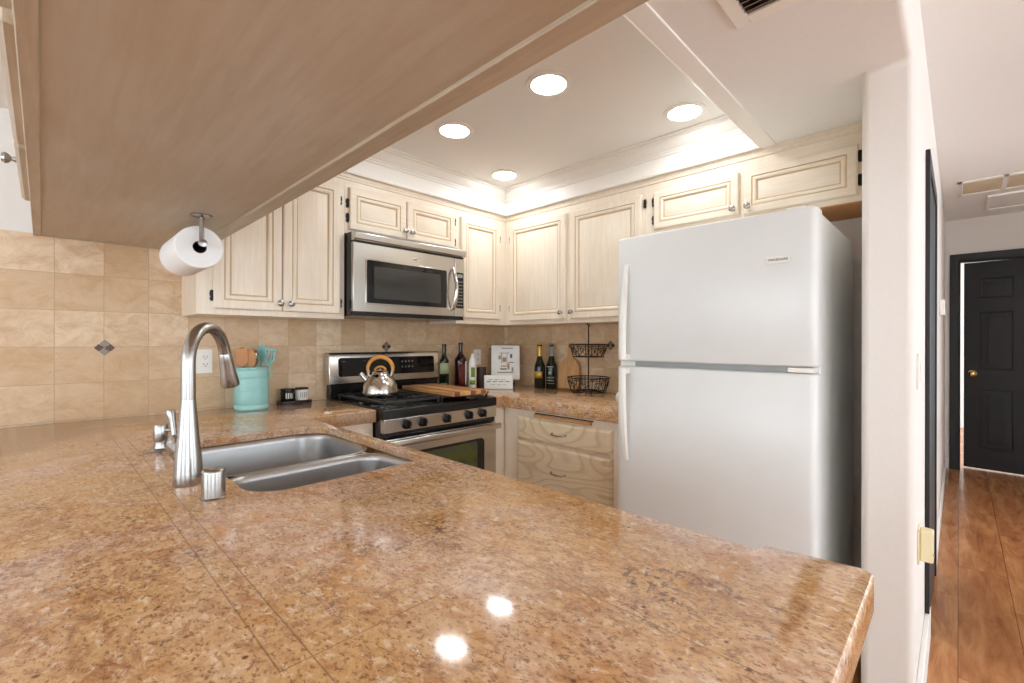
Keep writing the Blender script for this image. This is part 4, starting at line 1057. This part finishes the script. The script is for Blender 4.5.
# ------------------------------------------------------------------ wall bits
def outlet(name, label, loc, rz, gangs, w, hgt, cover=True):
    o = thing(name, label, 'outlet', loc, rz)
    G().box((-w/2, -0.006, -hgt/2), (w/2, 0, hgt/2)).build('cover_plate', 'white', o, bevel=0.002)
    for gx in gangs:
        g = G(); g.prism(rr_rect(gx-0.017, gx+0.017, -0.036, 0.036, 0.004), 'y', -0.008, -0.005); rc = g.build('receptacle', 'white', o, bevel=0.001)
        for zz in (-0.019, 0.019):
            g = G(); g.box((gx-0.008, -0.0086, zz), (gx-0.0055, -0.0075, zz+0.009)); g.box((gx+0.0055, -0.0086, zz), (gx+0.008, -0.0075, zz+0.009)); g.cyl((gx, -0.0086, zz-0.006), (gx, -0.0075, zz-0.006), 0.0028, seg=10)
            g.build('slots', 'slot', rc)
    return o
outlet('wall_outlet', 'white double wall outlet on the tiles behind the faucet', (0.535, 2.6995, 1.157), 0, (-0.030, 0.032), 0.124, 0.120)
outlet('wall_outlet', 'white single wall outlet on the tiles behind the spray can', (2.375, 2.6995, 1.135), 0, (0,), 0.072, 0.118)
def diamond(label, loc, rz):
    o = thing('accent_tile', label, 'accent tile', loc, rz, None)
    s_ = 0.0185
    for i, (dx, dz) in enumerate(((0, 1), (1, 0), (0, -1), (-1, 0))):
        cx0, cz0 = dx*s_, dz*s_; q = s_*0.90
        G().prism([(cx0, cz0-q), (cx0+q, cz0), (cx0, cz0+q), (cx0-q, cz0)], 'y', -0.003, 0).build('mosaic_piece', 'mosaic_dark' if i in (1, 3) else 'mosaic_grey', o, bevel=0.001)
diamond('four piece bronze diamond accent tile on the wall left of the faucet', (0.190, 2.6995, 1.228), 0)
diamond('four piece diamond accent tile above the range backguard', (1.580, 2.6995, 1.222), 0)
diamond('four piece diamond accent tile on the right wall beside the wire basket', (2.6895, 1.690, 1.232), -PI/2)
# hall wall bits (face -y)
s_ = thing('light_switch', 'white rocker switch plate on the hall wall near its rounded corner', 'switch', (2.06, 0.0995, 1.16))
G().box((-0.036, -0.006, -0.06), (0.036, 0, 0.06)).build('cover_plate', 'white', s_, bevel=0.002)
G().box((-0.016, -0.010, -0.033), (0.016, -0.006, 0.033)).build('rocker', 'white', s_, bevel=0.002)
s_ = thing('plug_in_night_light', 'ivory plug in device at low height on the hall wall before the dark doorway', 'night light', (2.12, 0.0995, 0.56))
G().box((-0.036, -0.005, -0.06), (0.036, 0, 0.06)).build('cover_plate', 'ivory', s_, bevel=0.002)
g = G(); g.box((-0.028, -0.040, -0.050), (0.028, -0.005, 0.055)); g.build('plug_body', 'ivory', s_, bevel=0.006, seg=3)
g = G(); g.box((-0.029, -0.0405, -0.020), (0.029, -0.038, -0.017)); g.build('seam_groove', 'grille', s_)
s_ = thing('thermostat', 'small white thermostat on the hall wall beyond the dark doorway', 'thermostat', (4.45, 0.0995, 1.50))
G().box((-0.055, -0.03, -0.055), (0.055, 0, 0.055)).build('case', 'white', s_, bevel=0.006)
G().box((-0.03, -0.032, -0.01), (0.03, -0.0301, 0.03)).build('dial_window', 'gasket', s_)
